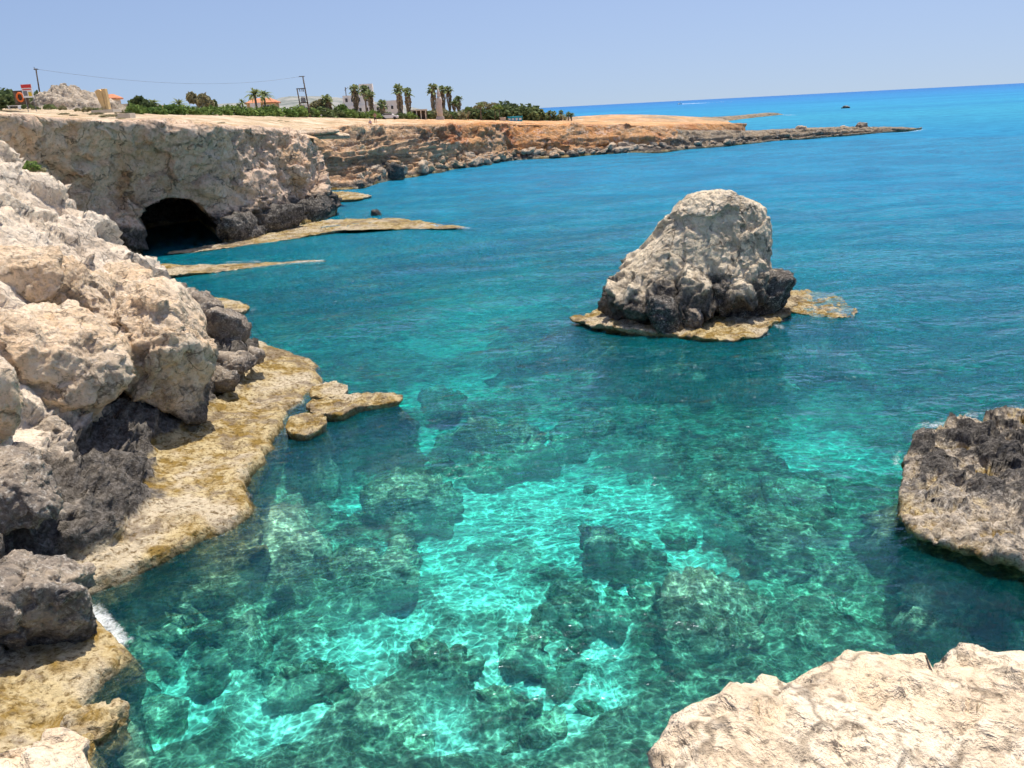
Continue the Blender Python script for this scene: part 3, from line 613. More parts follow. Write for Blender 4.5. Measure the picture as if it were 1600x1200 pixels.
for k, mpt in enumerate(mids):
    if k < 15:
        fars.append([mpt + np.array([-.3, 1, 0]) * 60 + np.array([0, 0, .5]), mpt + np.array([-.3, 1, 0]) * 420 + np.array([0, 0, -1.0])])
    else:
        j = k - 15; c1 = [PY(850, 187, 290), PY(905, 182.5, 300), PY(955, 179.5, 310), PY(1020, 180, 320), PY(1065, 182, 325), PY(1105, 184.5, 330), PY(1130, 187, 335)][j]
        c2 = c1 + np.array([4, 60, 0]); c2[2] = -2; fars.append([c1, c2])
cols = [[e, e * .6 + mm * .4, mm, f[0], f[1]] for e, mm, f in zip(edge_pts, mids, fars)]
G = loft(cols, 0.7, [16, 20, 24, 16], 60)
G[..., 2] += 0.16 * fbm(np.stack([G[..., 0], G[..., 1], 0 * G[..., 0]], -1), 0.25, 4, .6)
struct(grid_obj('plateau', G, M_plateau))
# second, farther low point
cols = []
for px, py, y, z, wd in [(1020, 183, 330, 3.2, 24), (1060, 184, 345, 3.0, 22), (1100, 185, 360, 2.2, 18), (1135, 185, 372, 1.5, 14), (1165, 182.5, 395, 1.2, 9), (1190, 180.5, 415, 1.3, 7), (1212, 179.3, 430, 1.0, 5), (1224, 179, 438, .2, 3)]:
    c = PZ(px, py, 0.0) ; y0 = y
    c = PY(px, py, y); c[2] = 0
    dn = np.array([-.25, .97, 0])
    cols.append([c - np.array([0, 1, 2]), c + np.array([0, 0, .05]), c + dn * wd * .3 + np.array([0, 0, z * .8]), c + dn * wd * .6 + np.array([0, 0, z]), c + dn * wd - np.array([0, 0, 1])])
G = loft(cols, 0.6, [3, 8, 8, 8], 50); Nn = gridnormals(G)
G[..., 2] += .5 * ridged(G, .25, 4) * smooth(.1, .8, G[..., 2])
struct(grid_obj('rocky_point', G, M_point))

# ================================================================== FOREGROUND LEDGE (where the photographer stands)
ed = [(-500, 1190), (-250, 1150), (0, 1148), (60, 1140), (95, 1137), (130, 1150), (150, 1180), (175, 1260), (330, 1340), (500, 1280), (570, 1222), (600, 1215), (640, 1222), (720, 1290), (880, 1290), (1030, 1240), (1068, 1190), (1098, 1145), (1138, 1114), (1175, 1112), (1240, 1088), (1300, 1068), (1345, 1056), (1400, 1058), (1462, 1056), (1474, 1024), (1500, 1012), (1550, 1016), (1600, 1018), (1700, 1010), (1900, 1000), (2300, 1010)]
cols = []
for px, py in ed:
    e = PZ(px, py + (10 if px > 1000 else 0), 8.35)
    fw_ = e.copy(); fw_[2] = 0; n_ = np.array([e[0] * .25, 1.0, 0]); n_ /= np.linalg.norm(n_)
    i1 = e - n_ * .25 + np.array([0, 0, .06]); i2 = e - n_ * .9 + np.array([0, 0, .05]); i2[1] = min(i2[1], .9)
    i3 = np.array([e[0] * 1.2, -1.2, 8.35]); i4 = np.array([e[0] * 1.5, -6, 8.4])
    b1 = e - n_ * .06 + np.array([0, 0, -.18]); b2 = e - n_ * .5 + np.array([0, 0, -1.2]); b3 = e + np.array([0, -.8, -9.5]); b3[1] = min(b3[1], e[1] - .6)
    cols.append([b3, b2, b1, e, i1, i2, i3, i4])
G = loft(cols, 0.022, [10, 16, 10, 16, 30, 24, 8], 26)
Nn = gridnormals(G); kk = 1.0
disp = 0.07 * fbm(G, 1.6, 3, .6) + 0.03 * ridged(G, 3.0, 4, .6) + 0.10 * facet(G + .2 * fbm(G, 1.5, 2)[..., None], 1.5) + .03 * facet(G, 5.0) + .012 * fbm(G, 16, 2)
G = G + Nn * disp[..., None]
struct(grid_obj('clifftop_ledge', G, M_ledge))

# ================================================================== BOULDERS
_ico = {}
def ico(sub):
    if sub not in _ico:
        bm = bmesh.new(); bmesh.ops.create_icosphere(bm, subdivisions=sub, radius=1.0)
        bm.verts.ensure_lookup_table()
        _ico[sub] = (np.array([v.co[:] for v in bm.verts]), np.array([[v.index for v in f.verts] for f in bm.faces])); bm.free()
    return _ico[sub]
def boulder_mesh(size, seed, sub, facets=13, amp=1.0, sharp=14.0, pits=1.0):
    d, f = ico(sub); d = d / np.linalg.norm(d, axis=1)[:, None]; r = np.random.default_rng(seed)
    n = r.normal(size=(facets, 3)); n /= np.linalg.norm(n, axis=1)[:, None]; dist = r.uniform(.70, 1.02, facets)
    n = np.concatenate([n, np.eye(3), -np.eye(3)]); dist = np.concatenate([dist, np.full(6, 1.0)])
    q = np.clip(d @ n.T / dist, 0, None)
    R = (q ** sharp).sum(1) ** (-1 / sharp)
    v = d * R[:, None] * np.asarray(size)
    s = float(np.mean(size)); o = seed * 7.13
    wv = v + 0.25 * s * np.stack([fbm(v / s, 1.3, 2, .5, o + 3), fbm(v / s, 1.3, 2, .5, o + 13), fbm(v / s, 1.3, 2, .5, o + 23)], -1)
    wd = facet(wv / s, 1.25, o); we = facet(wv / s, 3.2, o)
    dsp = amp * s * (0.12 * fbm(v / s, 0.9, 3, .5, o) + 0.05 * ridged(wv / s, 1.5, 4, .6, o) + 0.17 * wd + .06 * we) + pits * min(s, 1.2) * (0.035 * ridged(v, 2.2, 3, .6, o) + 0.03 * facet(v, 5.0, o) + 0.02 * fbm(v, 6, 2, .65, o))
    return v + d * dsp[:, None], f
def rotm(rx, ry, rz):
    return np.array(Matrix.Rotation(rz, 3, 'Z') @ Matrix.Rotation(ry, 3, 'Y') @ Matrix.Rotation(rx, 3, 'X'))
def boulder(name, c, size, seed, sub, mat, rot=(0, 0, 0), **kw):
    v, f = boulder_mesh(size, seed, sub, **kw)
    v = v @ rotm(*rot).T
    o = obj(name, v, f, mat); o.location = c; return o
GB = 'large boulders fallen on the near left shore'
R_ = math.radians
near_b = [ # px, py, y, half sizes, rot, seed, mat, label
 (252, 552, 24.6, (1.75, 1.7, 2.25), (.25, .25, .3), 3, M_boulder, 'tallest cream boulder with dark underside in the middle of the left shore', 6),
 (88, 578, 21.8, (2.0, 1.8, 1.75), (.1, -.15, .5), 8, M_boulder, 'broad cream boulder with grey lower face left of the tallest boulder', 6),
 (60, 470, 25.5, (2.3, 1.8, 1.5), (.15, .2, .2), 12, M_boulder_high, 'wide cream slab boulder above and behind the broad boulder at the left edge', 6),
 (165, 472, 29.5, (1.4, 1.3, 1.0), (.1, .2, .8), 14, M_boulder_high, 'cream boulder peeping out behind the tallest boulder', 5),
 (312, 482, 32.0, (.85, .8, .72), (.2, .1, .4), 17, M_boulder_dark, 'blocky grey boulder with pale top behind the tallest boulder', 5),
 (353, 516, 31.0, (.95, .9, .80), (.1, .3, 1.0), 19, M_boulder_dark, 'dark grey cube-like boulder at the inner end of the algae shelf', 5),
 (-8, 628, 17.4, (.55, .8, 1.05), (.1, .1, .4), 23, M_boulder, 'cream boulder cut off by the left picture edge', 5),
 (15, 768, 15.8, (1.05, 1.0, .85), (.15, .1, .2), 26, M_boulder_dark, 'grey boulder with flat pale top at the left picture edge', 6),
 (38, 945, 13.3, (1.05, 1.0, 1.2), (.2, .1, .6), 31, M_boulder_dark, 'large rough grey boulder standing on the shelf at lower left', 6),
 (72, 676, 19.6, (.55, .5, .32), (.1, .1, .4), 35, M_boulder_dark, 'small grey boulder under the broad cream boulder', 5),
 (372, 566, 28.6, (.75, .5, .35), (.1, .1, .6), 37, M_boulder_dark, 'low grey rock below the dark cube-like boulder', 4),
 (400, 556, 29.3, (.4, .4, .3), (.3, .1, .9), 38, M_boulder_dark, 'small round grey rock nearest the inner shelf edge', 4),
 (345, 592, 27.0, (.6, .5, .4), (.3, .1, .2), 39, M_boulder_dark, 'grey rock wedged right of the tallest boulder', 4),
 (150, 1150, 10.9, (.62, .5, .45), (.3, .1, .2), 41, M_shelf, 'rounded tan rock in the water beside the bottom left ledge', 5),
 (180, 452, 33.5, (1.6, 1.5, .9), (.1, .1, .3), 43, M_boulder_high, 'low cream boulder at the foot of the pale slope', 5),
]
for px, py, y, sz, rt, sd, mt, lab, sub in near_b:
    tag(boulder('boulder', PY(px, py, y), sz, sd, sub, mt, rt), lab, 'boulder', GB)

# ================================================================== SEA STACK
def rings(name, levels, mat, seed, n=420, per=14, amp=.25, fold=None, parent=None, nexp=2.4):
    """levels: (z, xl, xr, yf, yb) bottom to top -> closed rock column"""
    Lv = crom(np.array(levels, float), [per] * (len(levels) - 1))
    a = np.linspace(0, 2 * np.pi, n, endpoint=False)
    ca, sa = np.cos(a), np.sin(a)
    k = (np.abs(ca) ** nexp + np.abs(sa) ** nexp) ** (-1 / nexp); ca, sa = ca * k, sa * k
    G = np.zeros((n + 1, len(Lv) + 1, 3))
    for j, (z, xl, xr, yf, yb) in enumerate(Lv):
        X_ = (xl + xr) / 2 + ca * (xr - xl) / 2; Y_ = (yf + yb) / 2 + sa * (yb - yf) / 2
        G[:n, j] = np.stack([X_, Y_, np.full(n, z)], -1)
    G[:n, -1] = G[:n, -2].mean(0); G[n] = G[0]
    return G
lv = []
for py, xl, xr, z_unused, yf, yb in [(525, 1005, 1165, 0, 35.1, 39), (500, 990, 1180, 0, 35.0, 39.2), (478, 958, 1198, 0, 34.4, 39.6), (455, 950, 1204, 0, 34.2, 39.8), (430, 972, 1202, 0, 34.6, 39.6), (400, 1001, 1206, 0, 35.0, 39.4), (372, 1026, 1211, 0, 35.3, 39.2), (350, 1041, 1210, 0, 35.6, 39.0), (332, 1055, 1204, 0, 35.8, 38.7), (321, 1067, 1190, 0, 36.0, 38.4), (312, 1080, 1170, 0, 36.3, 38.0), (307, 1095, 1148, 0, 36.7, 37.6)]:
    l = PY(xl, py, 36.5); r = PY(xr, py, 36.5); lv.append(((l[2] + r[2]) / 2, l[0], r[0], yf, yb))
lv = [(-2.5, lv[0][1] - .3, lv[0][2] + .3, 34, 39.5)] + lv
lv = [(z_, a_ + .12, b_ - .12, c_ + .2, d__ - .2) for z_, a_, b_, c_, d__ in lv]; lv[0] = (-3.6, lv[0][1] - 1.2, lv[0][2] + 1.2, 33.4, 40.4)
G = rings('sea_stack', lv, M_stack, 1, nexp=3.2)
Nn = gridnormals(G); Nn[-1] = Nn[0]
cen = G.mean((0, 1)); sgn = np.sign(((G - cen) * Nn)[..., :2].sum(-1, keepdims=True)).mean(); Nn = Nn * (1 if sgn > 0 else -1)
zz = G[..., 2]
lowm = smooth(3.2, 1.6, zz)
front = smooth(36.5, 35.2, G[..., 1])
wp = G + .5 * np.stack([fbm(G, .6, 3, .5, 4), fbm(G, .6, 3, .5, 14), fbm(G, .6, 3, .5, 24)], -1)
disp = 0.35 * fbm(G, 0.33, 3) + (0.08 + .22 * lowm) * ridged(wp * np.array([1, 1, .6]), 0.7, 5, .6) + .46 * facet(wp * np.array([1, 1, .5]), .5) * (.55 + .8 * lowm) + .22 * facet(wp * np.array([1, 1, .6]), 1.4) * (.5 + lowm) + .08 * facet(wp, 3.4) + .04 * fbm(G, 5.0, 2, .62)
disp += smooth(-.4, -1.5, zz) * (1.2 * fbm(G, .5, 3) + .7 * facet(G, .6))
disp += smooth(4.8, 5.6, zz) * .1 * ridged(G, 2.5, 3)
disp -= front * smooth(1.2, 0.4, zz) * .5
# cleft down the front
cx = G[..., 0] - (9.6 - (zz - 1.5) * .08); disp -= front * .7 * np.exp(-(cx / .28) ** 2) * smooth(3.2, 1.6, zz)
disp *= (1 - .45 * smooth(2.2, 3.4, zz))
G = G + Nn * disp[..., None]; G[-1] = G[0]
st_root = empty('sea_stack', (9.2, 37, 0)); tag(st_root, 'tall pale rock stack standing alone in the turquoise water', 'sea stack')
def child(o, root):
    o.parent = root; o.matrix_parent_inverse = Matrix.Translation(-Vector(root.location)); return o
child(grid_obj('rock_body', G if sgn > 0 else G, M_stack), st_root)
o = slab('wave_cut_shelf', pxo([(900, 498), (930, 488), (975, 478), (1060, 470), (1180, 470), (1240, 478), (1222, 500), (1218, 515), (1190, 526), (1120, 531), (1050, 530), (1010, 522), (960, 515), (915, 508)], .18), .19, M_shelf, 21, n=420, rough=.5, rings=26); child(o, st_root)
o = slab('wave_cut_shelf', pxo([(1215, 470), (1245, 455), (1290, 460), (1335, 480), (1340, 494), (1300, 498), (1250, 492), (1215, 488)], .06), .06, M_islet, 22, n=300, rough=.5, rings=20); child(o, st_root)
GS = 'dark boulders at the foot of the sea stack'
for px, py, y, sz, rt, sd, lab, mt in [
 (1183, 462, 36.0, (1.75, 1.1, 1.05), (.1, .12, .3), 51, 'big smooth black boulder leaning on the right foot of the sea stack', M_black),
 (1128, 468, 34.9, (.7, .6, .65), (.2, .1, .3), 58, 'black broken boulder in the cleft of the sea stack', M_black),
 (1040, 493, 33.9, (.95, .7, .72), (.2, .2, .5), 53, 'jagged black boulder standing on the shelf before the sea stack', M_black),
 (1086, 494, 33.9, (.62, .45, .42), (.2, .1, 1.2), 55, 'low grey rock beside the jagged black boulder on the stack shelf', M_boulder_dark)]:
    tag(boulder('boulder', PY(px, py, y), sz, sd, 5, mt, rt), lab, 'boulder', GS)

# ================================================================== RIGHT ISLET
isl = [(1405, 742), (1412, 705), (1440, 678), (1480, 664), (1560, 650), (1640, 640), (1760, 650), (1860, 720), (1860, 860), (1780, 935), (1660, 930), (1590, 888), (1530, 866), (1470, 842), (1430, 815), (1408, 780)]
O = pxo(isl, 0.42)
o = slab('rock_islet', O, .42, M_islet, 31, und=.5, rough=.3, n=640, rings=80, dome=.3)
me = o.data; v = np.zeros(len(me.vertices) * 3, np.float32); me.vertices.foreach_get('co', v); v = v.reshape(-1, 3).astype(float)
c = np.array(O).mean(0); k = smooth(.22, .40, v[:, 2]) 
# a ridge of black spiky rock along the seaward side
cr = PZ(1515, 690, .9); cr2 = PZ(1640, 690, .9)
seg = cr2 - cr; tt = np.clip(((v - cr) @ seg) / (seg @ seg), -0.3, 1.5); dseg = np.hypot(v[:, 0] - (cr + tt[:, None] * seg)[:, 0], v[:, 1] - (cr + tt[:, None] * seg)[:, 1])
rid = np.exp(-(dseg / 1.5) ** 2)
v0 = v * np.array([1, 1, 0]); wi = worley(v0 + .25 * fbm(v0, 1.5, 2)[:, None], 1.15, 0, True); wj = worley(v0 + .2 * fbm(v0, 2.5, 2)[:, None], 2.6, 3.3, True)
v[:, 2] += k * (rid * (.02 + .58 * wi[3] * (.7 + wi[0]) + .30 * wj[3] * (.8 + wj[0])) + .15 * ridged(v0, .8, 4, .6) + .20 * wi[2] + .12 * wj[2] + .04 * fbm(v, 6, 2))
v[:, :2] += (smooth(-.2, .3, v[:, 2]) * .12 * fbm(v, 2.2, 4, .65))[:, None]
me.vertices.foreach_set('co', v.astype(np.float32).ravel()); me.update()
tag(o, 'flat rugged rock islet with black spiky ridge at the right picture edge', 'rock islet')

# ================================================================== PLATEAU THINGS
class MB:
    def __init__(s): s.v = []; s.f = []
    def box(s, c, h, rz=0, top=None):
        cx, cy_, cz = c; hx, hy, hz = h; ca, sa = math.cos(rz), math.sin(rz); b = len(s.v); tx, ty = top or (1, 1)
        for z, kx, ky in ((-hz, 1, 1), (hz, tx, ty)):
            for x, y in ((-hx, -hy), (hx, -hy), (hx, hy), (-hx, hy)):
                x, y = x * kx, y * ky; s.v.append((cx + x * ca - y * sa, cy_ + x * sa + y * ca, cz + z))
        s.f += [tuple(b + i for i in q) for q in ((3, 2, 1, 0), (4, 5, 6, 7), (0, 1, 5, 4), (1, 2, 6, 5), (2, 3, 7, 6), (3, 0, 4, 7))]; return s
    def tube(s, pts, rad, n=7):
        b = len(s.v); pts = [Vector(p) for p in pts]
        for i, p in enumerate(pts):
            d = (pts[min(i + 1, len(pts) - 1)] - pts[max(i - 1, 0)]).normalized()
            u = d.cross(Vector((0.3, 1, 0.1))).normalized(); w_ = d.cross(u); r = rad[i] if isinstance(rad, (list, tuple)) else rad
            for k in range(n): s.v.append(tuple(p + (u * math.cos(6.2832 * k / n) + w_ * math.sin(6.2832 * k / n)) * r))
        for i in range(len(pts) - 1):
            for k in range(n): s.f.append((b + i * n + k, b + i * n + (k + 1) % n, b + (i + 1) * n + (k + 1) % n, b + (i + 1) * n + k))
        s.f.append(tuple(b + k for k in range(n - 1, -1, -1))); s.f.append(tuple(b + (len(pts) - 1) * n + k for k in range(n))); return s
    def build(s, name, mat, parent=None, sm=False): return obj(name, s.v, s.f, mat, parent, sm)
def leaf_mat(name, a, b):
    m, t, out = new_mat(name); N = NB(t)
    pos = N.n('ShaderNodeNewGeometry').outputs['Position']; oi = N.n('ShaderNodeObjectInfo').outputs['Random']
    n = N.noise(pos, 2.2, 3, 0.6)
    c = N.mix(N.rng(N.math('ADD', n, N.math('MULTIPLY', N.math('SUBTRACT', oi, 0.5), 0.35)), 0.3, 0.7), a, b)
    d = N.n('ShaderNodeBsdfDiffuse'); tr = N.n('ShaderNodeBsdfTranslucent'); t.links.new(c, d.inputs[0]); t.links.new(c, tr.inputs[0])
    mx = N.n('ShaderNodeMixShader', Fac=0.25); t.links.new(d.outputs[0], mx.inputs[1]); t.links.new(tr.outputs[0], mx.inputs[2])
    t.links.new(mx.outputs[0], out.inputs[0]); return m
M_leaf = leaf_mat('shrub_leaves', (0.10, 0.17, 0.05), (0.25, 0.33, 0.10))
M_leaf_dark = leaf_mat('dark_leaves', (0.09, 0.125, 0.055), (0.19, 0.23, 0.10))
M_leaf_dry = leaf_mat('dry_leaves', (0.22, 0.21, 0.12), (0.36, 0.33, 0.19))
M_frond = leaf_mat('palm_fronds', (0.16, 0.21, 0.09), (0.29, 0.33, 0.15))
M_skirt = leaf_mat('dead_fronds', (0.28, 0.22, 0.15), (0.46, 0.37, 0.25))
M_bark = plain('bark', (0.17, 0.13, 0.09), .9, .3, 4)
M_whitewall = plain('white_render', (0.74, 0.72, 0.68), .85, .05)
M_yellowwall = plain('ochre_render', (0.58, 0.44, 0.24), .85, .08)
M_tile = plain('roof_tiles', (0.55, 0.22, 0.11), .8, .15)
M_glass = plain('dark_window', (0.05, 0.055, 0.06), .2, .1)
M_wood = plain('dark_wood', (0.10, 0.075, 0.055), .8, .3)
M_stone = plain('cut_stone', (0.66, 0.46, 0.22), .9, .12, 3)
M_concrete = plain('pale_concrete', (0.58, 0.52, 0.42), .9, .1, 2)
M_metal = plain('grey_metal', (0.22, 0.22, 0.23), .5, .1, metal=.6)
M_white = plain('white_paint', (0.80, 0.80, 0.79), .4, .03)
M_redp = plain('red_paint', (0.62, 0.05, 0.05), .5, .05)
M_yel = plain('yellow_paint', (0.75, 0.52, 0.05), .5, .05)
M_orange = plain('orange_plastic', (0.80, 0.18, 0.04), .45, .05)
M_blue = plain('turquoise_paint', (0.02, 0.42, 0.60), .5, .05)
M_skin = plain('skin', (0.50, 0.30, 0.20), .6, .05)

M_cloth_dark = plain('dark_cloth', (0.03, 0.03, 0.035), .9, .2)
M_cloth_lilac = plain('lilac_cloth', (0.62, 0.50, 0.62), .9, .08)
M_marble = plain('grey_marble', (0.56, 0.50, 0.43), .8, .1, 3)

lr = np.random.default_rng(77)
def leaf_cloud(n, r=(1, 1, 1), leaf=0.16, seed=0, lump=0.35, flat=0.0):
    g = np.random.default_rng(seed)
    d = g.normal(size=(n, 3)); d /= np.linalg.norm(d, axis=1)[:, None]
    if flat is not None: d[:, 2] = np.where(d[:, 2] < -0.35, -d[:, 2] * .5, d[:, 2])
    rad = (1 + lump * fbm(d, 1.6, 3, .6, seed * 3.3)) * g.uniform(.62, 1.0, n) ** .6
    c = d * rad[:, None] * np.array(r)
    u = g.normal(size=(n, 3)); u /= np.linalg.norm(u, axis=1)[:, None]
    w_ = np.cross(u, g.normal(size=(n, 3))); w_ /= np.linalg.norm(w_, axis=1)[:, None]
    s = leaf * g.uniform(.6, 1.3, n)[:, None]
    v = np.stack([c - u * s, c + w_ * s * .55, c + u * s, c - w_ * s * .55], 1).reshape(-1, 3)
    f = np.arange(n * 4).reshape(n, 4)
    return v, f
def mesh_only(o):
    me = o.data; bpy.data.objects.remove(o); return me
SHRUB = [mesh_only(obj('shrub', *leaf_cloud(520, (1, 1, .9), .17, s, .5), M_leaf, None, False)) for s in (1, 2, 3)]
SHRUBD = [mesh_only(obj('shrub', *leaf_cloud(520, (1, 1, .85), .17, s, .5), M_leaf_dark, None, False)) for s in (4, 5)]
SHRUBY = [mesh_only(obj('shrub', *leaf_cloud(420, (1, 1, .8), .17, s, .5), M_leaf_dry, None, False)) for s in (6, 7)]
def inst(name, me, loc, scale, rz, label, cat, group):
    o = bpy.data.objects.new(name, me); COL.objects.link(o); o.location = loc; o.scale = scale; o.rotation_euler = (0, 0, rz)
    return tag(o, label, cat, group)
BASE = [(-120, 168, 75), (0, 170, 82), (100, 174, 90), (200, 178.5, 98), (250, 180, 104), (300, 180, 113), (400, 182, 138), (500, 184.5, 168), (600, 187, 186), (700, 188, 206), (800, 189.5, 220), (870, 190, 228), (960, 188, 240)]
bx_, by_, bd_ = [np.array([b[i] for b in BASE], float) for i in range(3)]
def gpt(px, dy=0.0, dpy=0.0):
    """ground point on the plateau under picture column px, dy metres beyond the hedge line"""
    y = np.interp(px, bx_, bd_); p = PY(px, np.interp(px, bx_, by_) + dpy, y)
    d = p.copy(); d[2] = 0; d /= np.linalg.norm(d)
    q = p + d * dy; return q
def pxm(px, dy=0): return (np.interp(px, bx_, bd_) + dy) / 1150.0         # metres per photo pixel there

# hedge line of shrubs
HED = 'shrubs in the hedge line along the plateau'
def hedge(x0, x1, step, hpx, rowdy, meshes, label, seed):
    g = np.random.default_rng(seed); x_ = x0
    while x_ < x1:
        dy = rowdy + g.uniform(-3, 3); k = pxm(x_, dy); h = g.uniform(*hpx) * 1.3 * k; wd = h * g.uniform(.8, 1.35)
        p = gpt(x_, dy); inst('shrub', meshes[int(g.integers(len(meshes)))], (p[0], p[1], p[2] + h * .25), (wd, wd, h * .85), g.uniform(0, 6.28), label, 'shrub', HED)
        x_ += g.uniform(.7, 1.6) * step * 1.2
hedge(212, 300, 10, (7, 11), 4, SHRUB, 'green shrub in the hedge between the stone sculpture and the twin-crowned tree', 1)
hedge(300, 385, 10, (8, 12), 5, SHRUB, 'green shrub in the hedge left of the orange-roofed house', 2)
hedge(385, 470, 11, (8, 13), 6, SHRUB, 'green shrub in the hedge below the orange-roofed house', 3)
hedge(470, 550, 11, (9, 14), 7, SHRUB + SHRUBD, 'green shrub in the hedge by the transformer poles', 4)
hedge(550, 650, 11, (7, 11), 8, SHRUB + SHRUBD, 'green shrub in the hedge before the white building', 5)
hedge(650, 740, 11, (8, 13), 10, SHRUBD + SHRUBY, 'olive shrub in the hedge around the stone statue', 6)
hedge(735, 800, 11, (9, 13), 12, SHRUBD, 'dark shrub in the hedge left of the turquoise kiosk', 7)
hedge(790, 835, 10, (13, 19), 14, SHRUBD, 'tall dark shrub of the thicket behind the turquoise kiosk', 8)
hedge(835, 875, 9, (6, 9), 14, SHRUBD + SHRUBY, 'low shrub at the seaward end of the hedge right of the kiosk', 9)
hedge(8, 212, 13, (3, 6), -4, SHRUBY + SHRUBD, 'dry low shrub at the foot of the rocky mound', 10)
hedge(-20, 22, 11, (14, 20), -2, SHRUBD, 'dark bush at the left picture edge beside the lifebuoy board', 11)
hedge(0, 70, 14, (22, 27), 26, SHRUBD, 'dark evergreen bush rising behind the rocky mound', 12)
# flat cushion plants on the pale rock
GC = 'low cushion plants on the bare clifftop'
for px, py, y, wpx, lab in [(100, 178, 70, 14, 'long flat olive cushion plant on the rim below the warning sign'), (115, 180, 72, 10, 'small flat cushion plant between the sign and the sculpture plinth'), (170, 181.5, 76, 20, 'broad flat olive plant right under the sculpture plinth'), (150, 178, 74, 18, 'flat olive plant left of the sculpture plinth'), (190, 185, 72, 9, 'dark flat tuft below the long stone block'),
        (217, 186.5, 75, 7, 'left small flat tuft right of the stone block'), (230, 187, 76, 7, 'right small flat tuft right of the stone block'), (280, 190.5, 76, 13, 'longest flat cushion plant on the bare rock above the cave'), (346, 192, 85, 9, 'domed olive cushion plant on the bare rock right above the cave'), (320, 195, 78, 5, 'tiny dark tuft on the cliff rim above the cave'), (438, 188, 125, 6, 'small brown tuft on the pale ground, left of two'), (448, 190, 120, 5, 'small brown tuft on the pale ground, right of two')]:
    p = PY(px, py, y); k = y / 1150
    inst('cushion_plant', SHRUBY[0], (p[0], p[1], p[2] - .02), (wpx * k * .6, wpx * k * .6, wpx * k * .16), px, lab, 'plant', GC)
p = PY(45, 263, 41.5); inst('cushion_plant', SHRUB[1], p, (.55, .6, .38), 0, 'small green plant rooted on the pale slope before the cave wall', 'plant', None)
p = PY(58, 268, 42); inst('cushion_plant', SHRUBY[1], p, (.45, .5, .3), 0, 'dry tuft beside the green plant on the pale slope', 'plant', None)

# palms
def frond(g, az, el, L_, droop, wid, fan=False):
    v = []; f = []; n = 7
    for i in range(n):
        t_ = i / (n - 1); r = L_ * t_ * math.cos(el) ; z = L_ * t_ * math.sin(el) - droop * L_ * t_ * t_
        ww = wid * (math.sin(math.pi * min(1, .12 + t_ * .95)) if not fan else (.15 + .85 * t_) * (1 if t_ < .95 else .55))
        cx, cy_ = math.cos(az) * r, math.sin(az) * r; sx, sy = -math.sin(az) * ww, math.cos(az) * ww
        v += [(cx - sx, cy_ - sy, z - ww * .35), (cx, cy_, z), (cx + sx, cy_ + sy, z - ww * .35)]
    for i in range(n - 1):
        a = i * 3; f += [(a, a + 1, a + 4, a + 3), (a + 1, a + 2, a + 5, a + 4)]
    return v, f
def crown_mesh(name, specs, mat):
    V = []; F_ = []
    for v, f in specs:
        b = len(V); V += v; F_ += [tuple(b + i for i in q) for q in f]
    return mesh_only(obj(name, V, F_, mat, None, False))
g = np.random.default_rng(3)
def merge(parts):
    V, F_, n = [], [], 0
    for v, f in parts:
        v = np.asarray(v, float); V.append(v); F_ += [tuple(int(i) + n for i in q) for q in f]; n += len(v)
    return np.concatenate(V), F_
def fan_crown(seed):
    g_ = np.random.default_rng(seed); fr = [frond(g_, g_.uniform(0, 6.28), g_.uniform(-.35, 1.35), g_.uniform(.95, 1.45), g_.uniform(.15, .5), g_.uniform(.16, .30), True) for _ in range(40)]
    v, f = leaf_cloud(70, (.8, .8, .7), .22, seed, .5, None); fr.append((v + np.array([0, 0, .15]), f))
    v, f = merge(fr); return mesh_only(obj('crown', v, f, M_frond, None, False))
def skirt_mesh(seed):
    v, f = leaf_cloud(240, (.60, .60, 1.1), .24, seed, .4, None)
    v = v * np.array([1, 1, 1]); t_ = np.clip((-v[:, 2] + 1.1) / 2.2, 0, 1); v[:, :2] *= (1.05 - .55 * t_ ** 1.5)[:, None]; v[:, 2] -= .95
    return mesh_only(obj('dead_frond_skirt', v, f, M_skirt, None, False))
FAN_CROWN = [fan_crown(s_) for s_ in (31, 32, 33)]
SKIRT = [skirt_mesh(s_) for s_ in (41, 42)]
DATE_CROWN = [crown_mesh('crown', [frond(g, g.uniform(0, 6.28), g.uniform(-.1, 1.25), g.uniform(1.7, 2.4), g.uniform(.4, .75), g.uniform(.10, .17)) for _ in range(46)], M_frond) for _ in range(2)]
def part(name, me, parent, loc=(0, 0, 0), scale=(1, 1, 1), rz=0):
    o = bpy.data.objects.new(name, me); COL.objects.link(o); o.parent = parent; o.location = loc; o.scale = scale; o.rotation_euler = (0, 0, rz); return o
def palm(px, ytop, label, kind='fan', dy=6, cw=1.0, skirt=1.0, group=None, base=None, lean=0.0):
    p = gpt(px, dy); y = np.interp(px, bx_, bd_) + dy
    tz = PY(px, ytop, p[1])[2]; H_ = max(1.2, tz - p[2] - 1.0 * cw)
    root = empty('palm_tree', p); tag(root, label, 'palm tree', group)
    MB().tube([(0, 0, -.5), (lean * .3, 0, H_ * .4), (lean, 0, H_)], [.28 * cw ** .5, .2 * cw ** .5, .18 * cw ** .5]).build('trunk', M_bark, root, True)
    i = int(px) % 3; cw = cw * 1.25
    if kind == 'fan':
        part('crown', FAN_CROWN[i], root, (lean, 0, H_), (cw,) * 3, px)
        if skirt: part('dead_frond_skirt', SKIRT[i % 2], root, (lean, 0, H_ - .1), (cw * .9, cw * .9, cw * 1.25 * skirt), px)
    else:
        part('crown', DATE_CROWN[i % 2], root, (lean, 0, H_), (cw,) * 3, px)
    return root
WP = 'fan palms around the white building and the statue'
palm(559, 132, 'tall fan palm standing left before the white building', dy=10, cw=1.15, skirt=1.3, group=WP)
palm(574, 133, 'fan palm behind the tall one, against the white building', dy=26, cw=1.05, skirt=.8, group=WP)
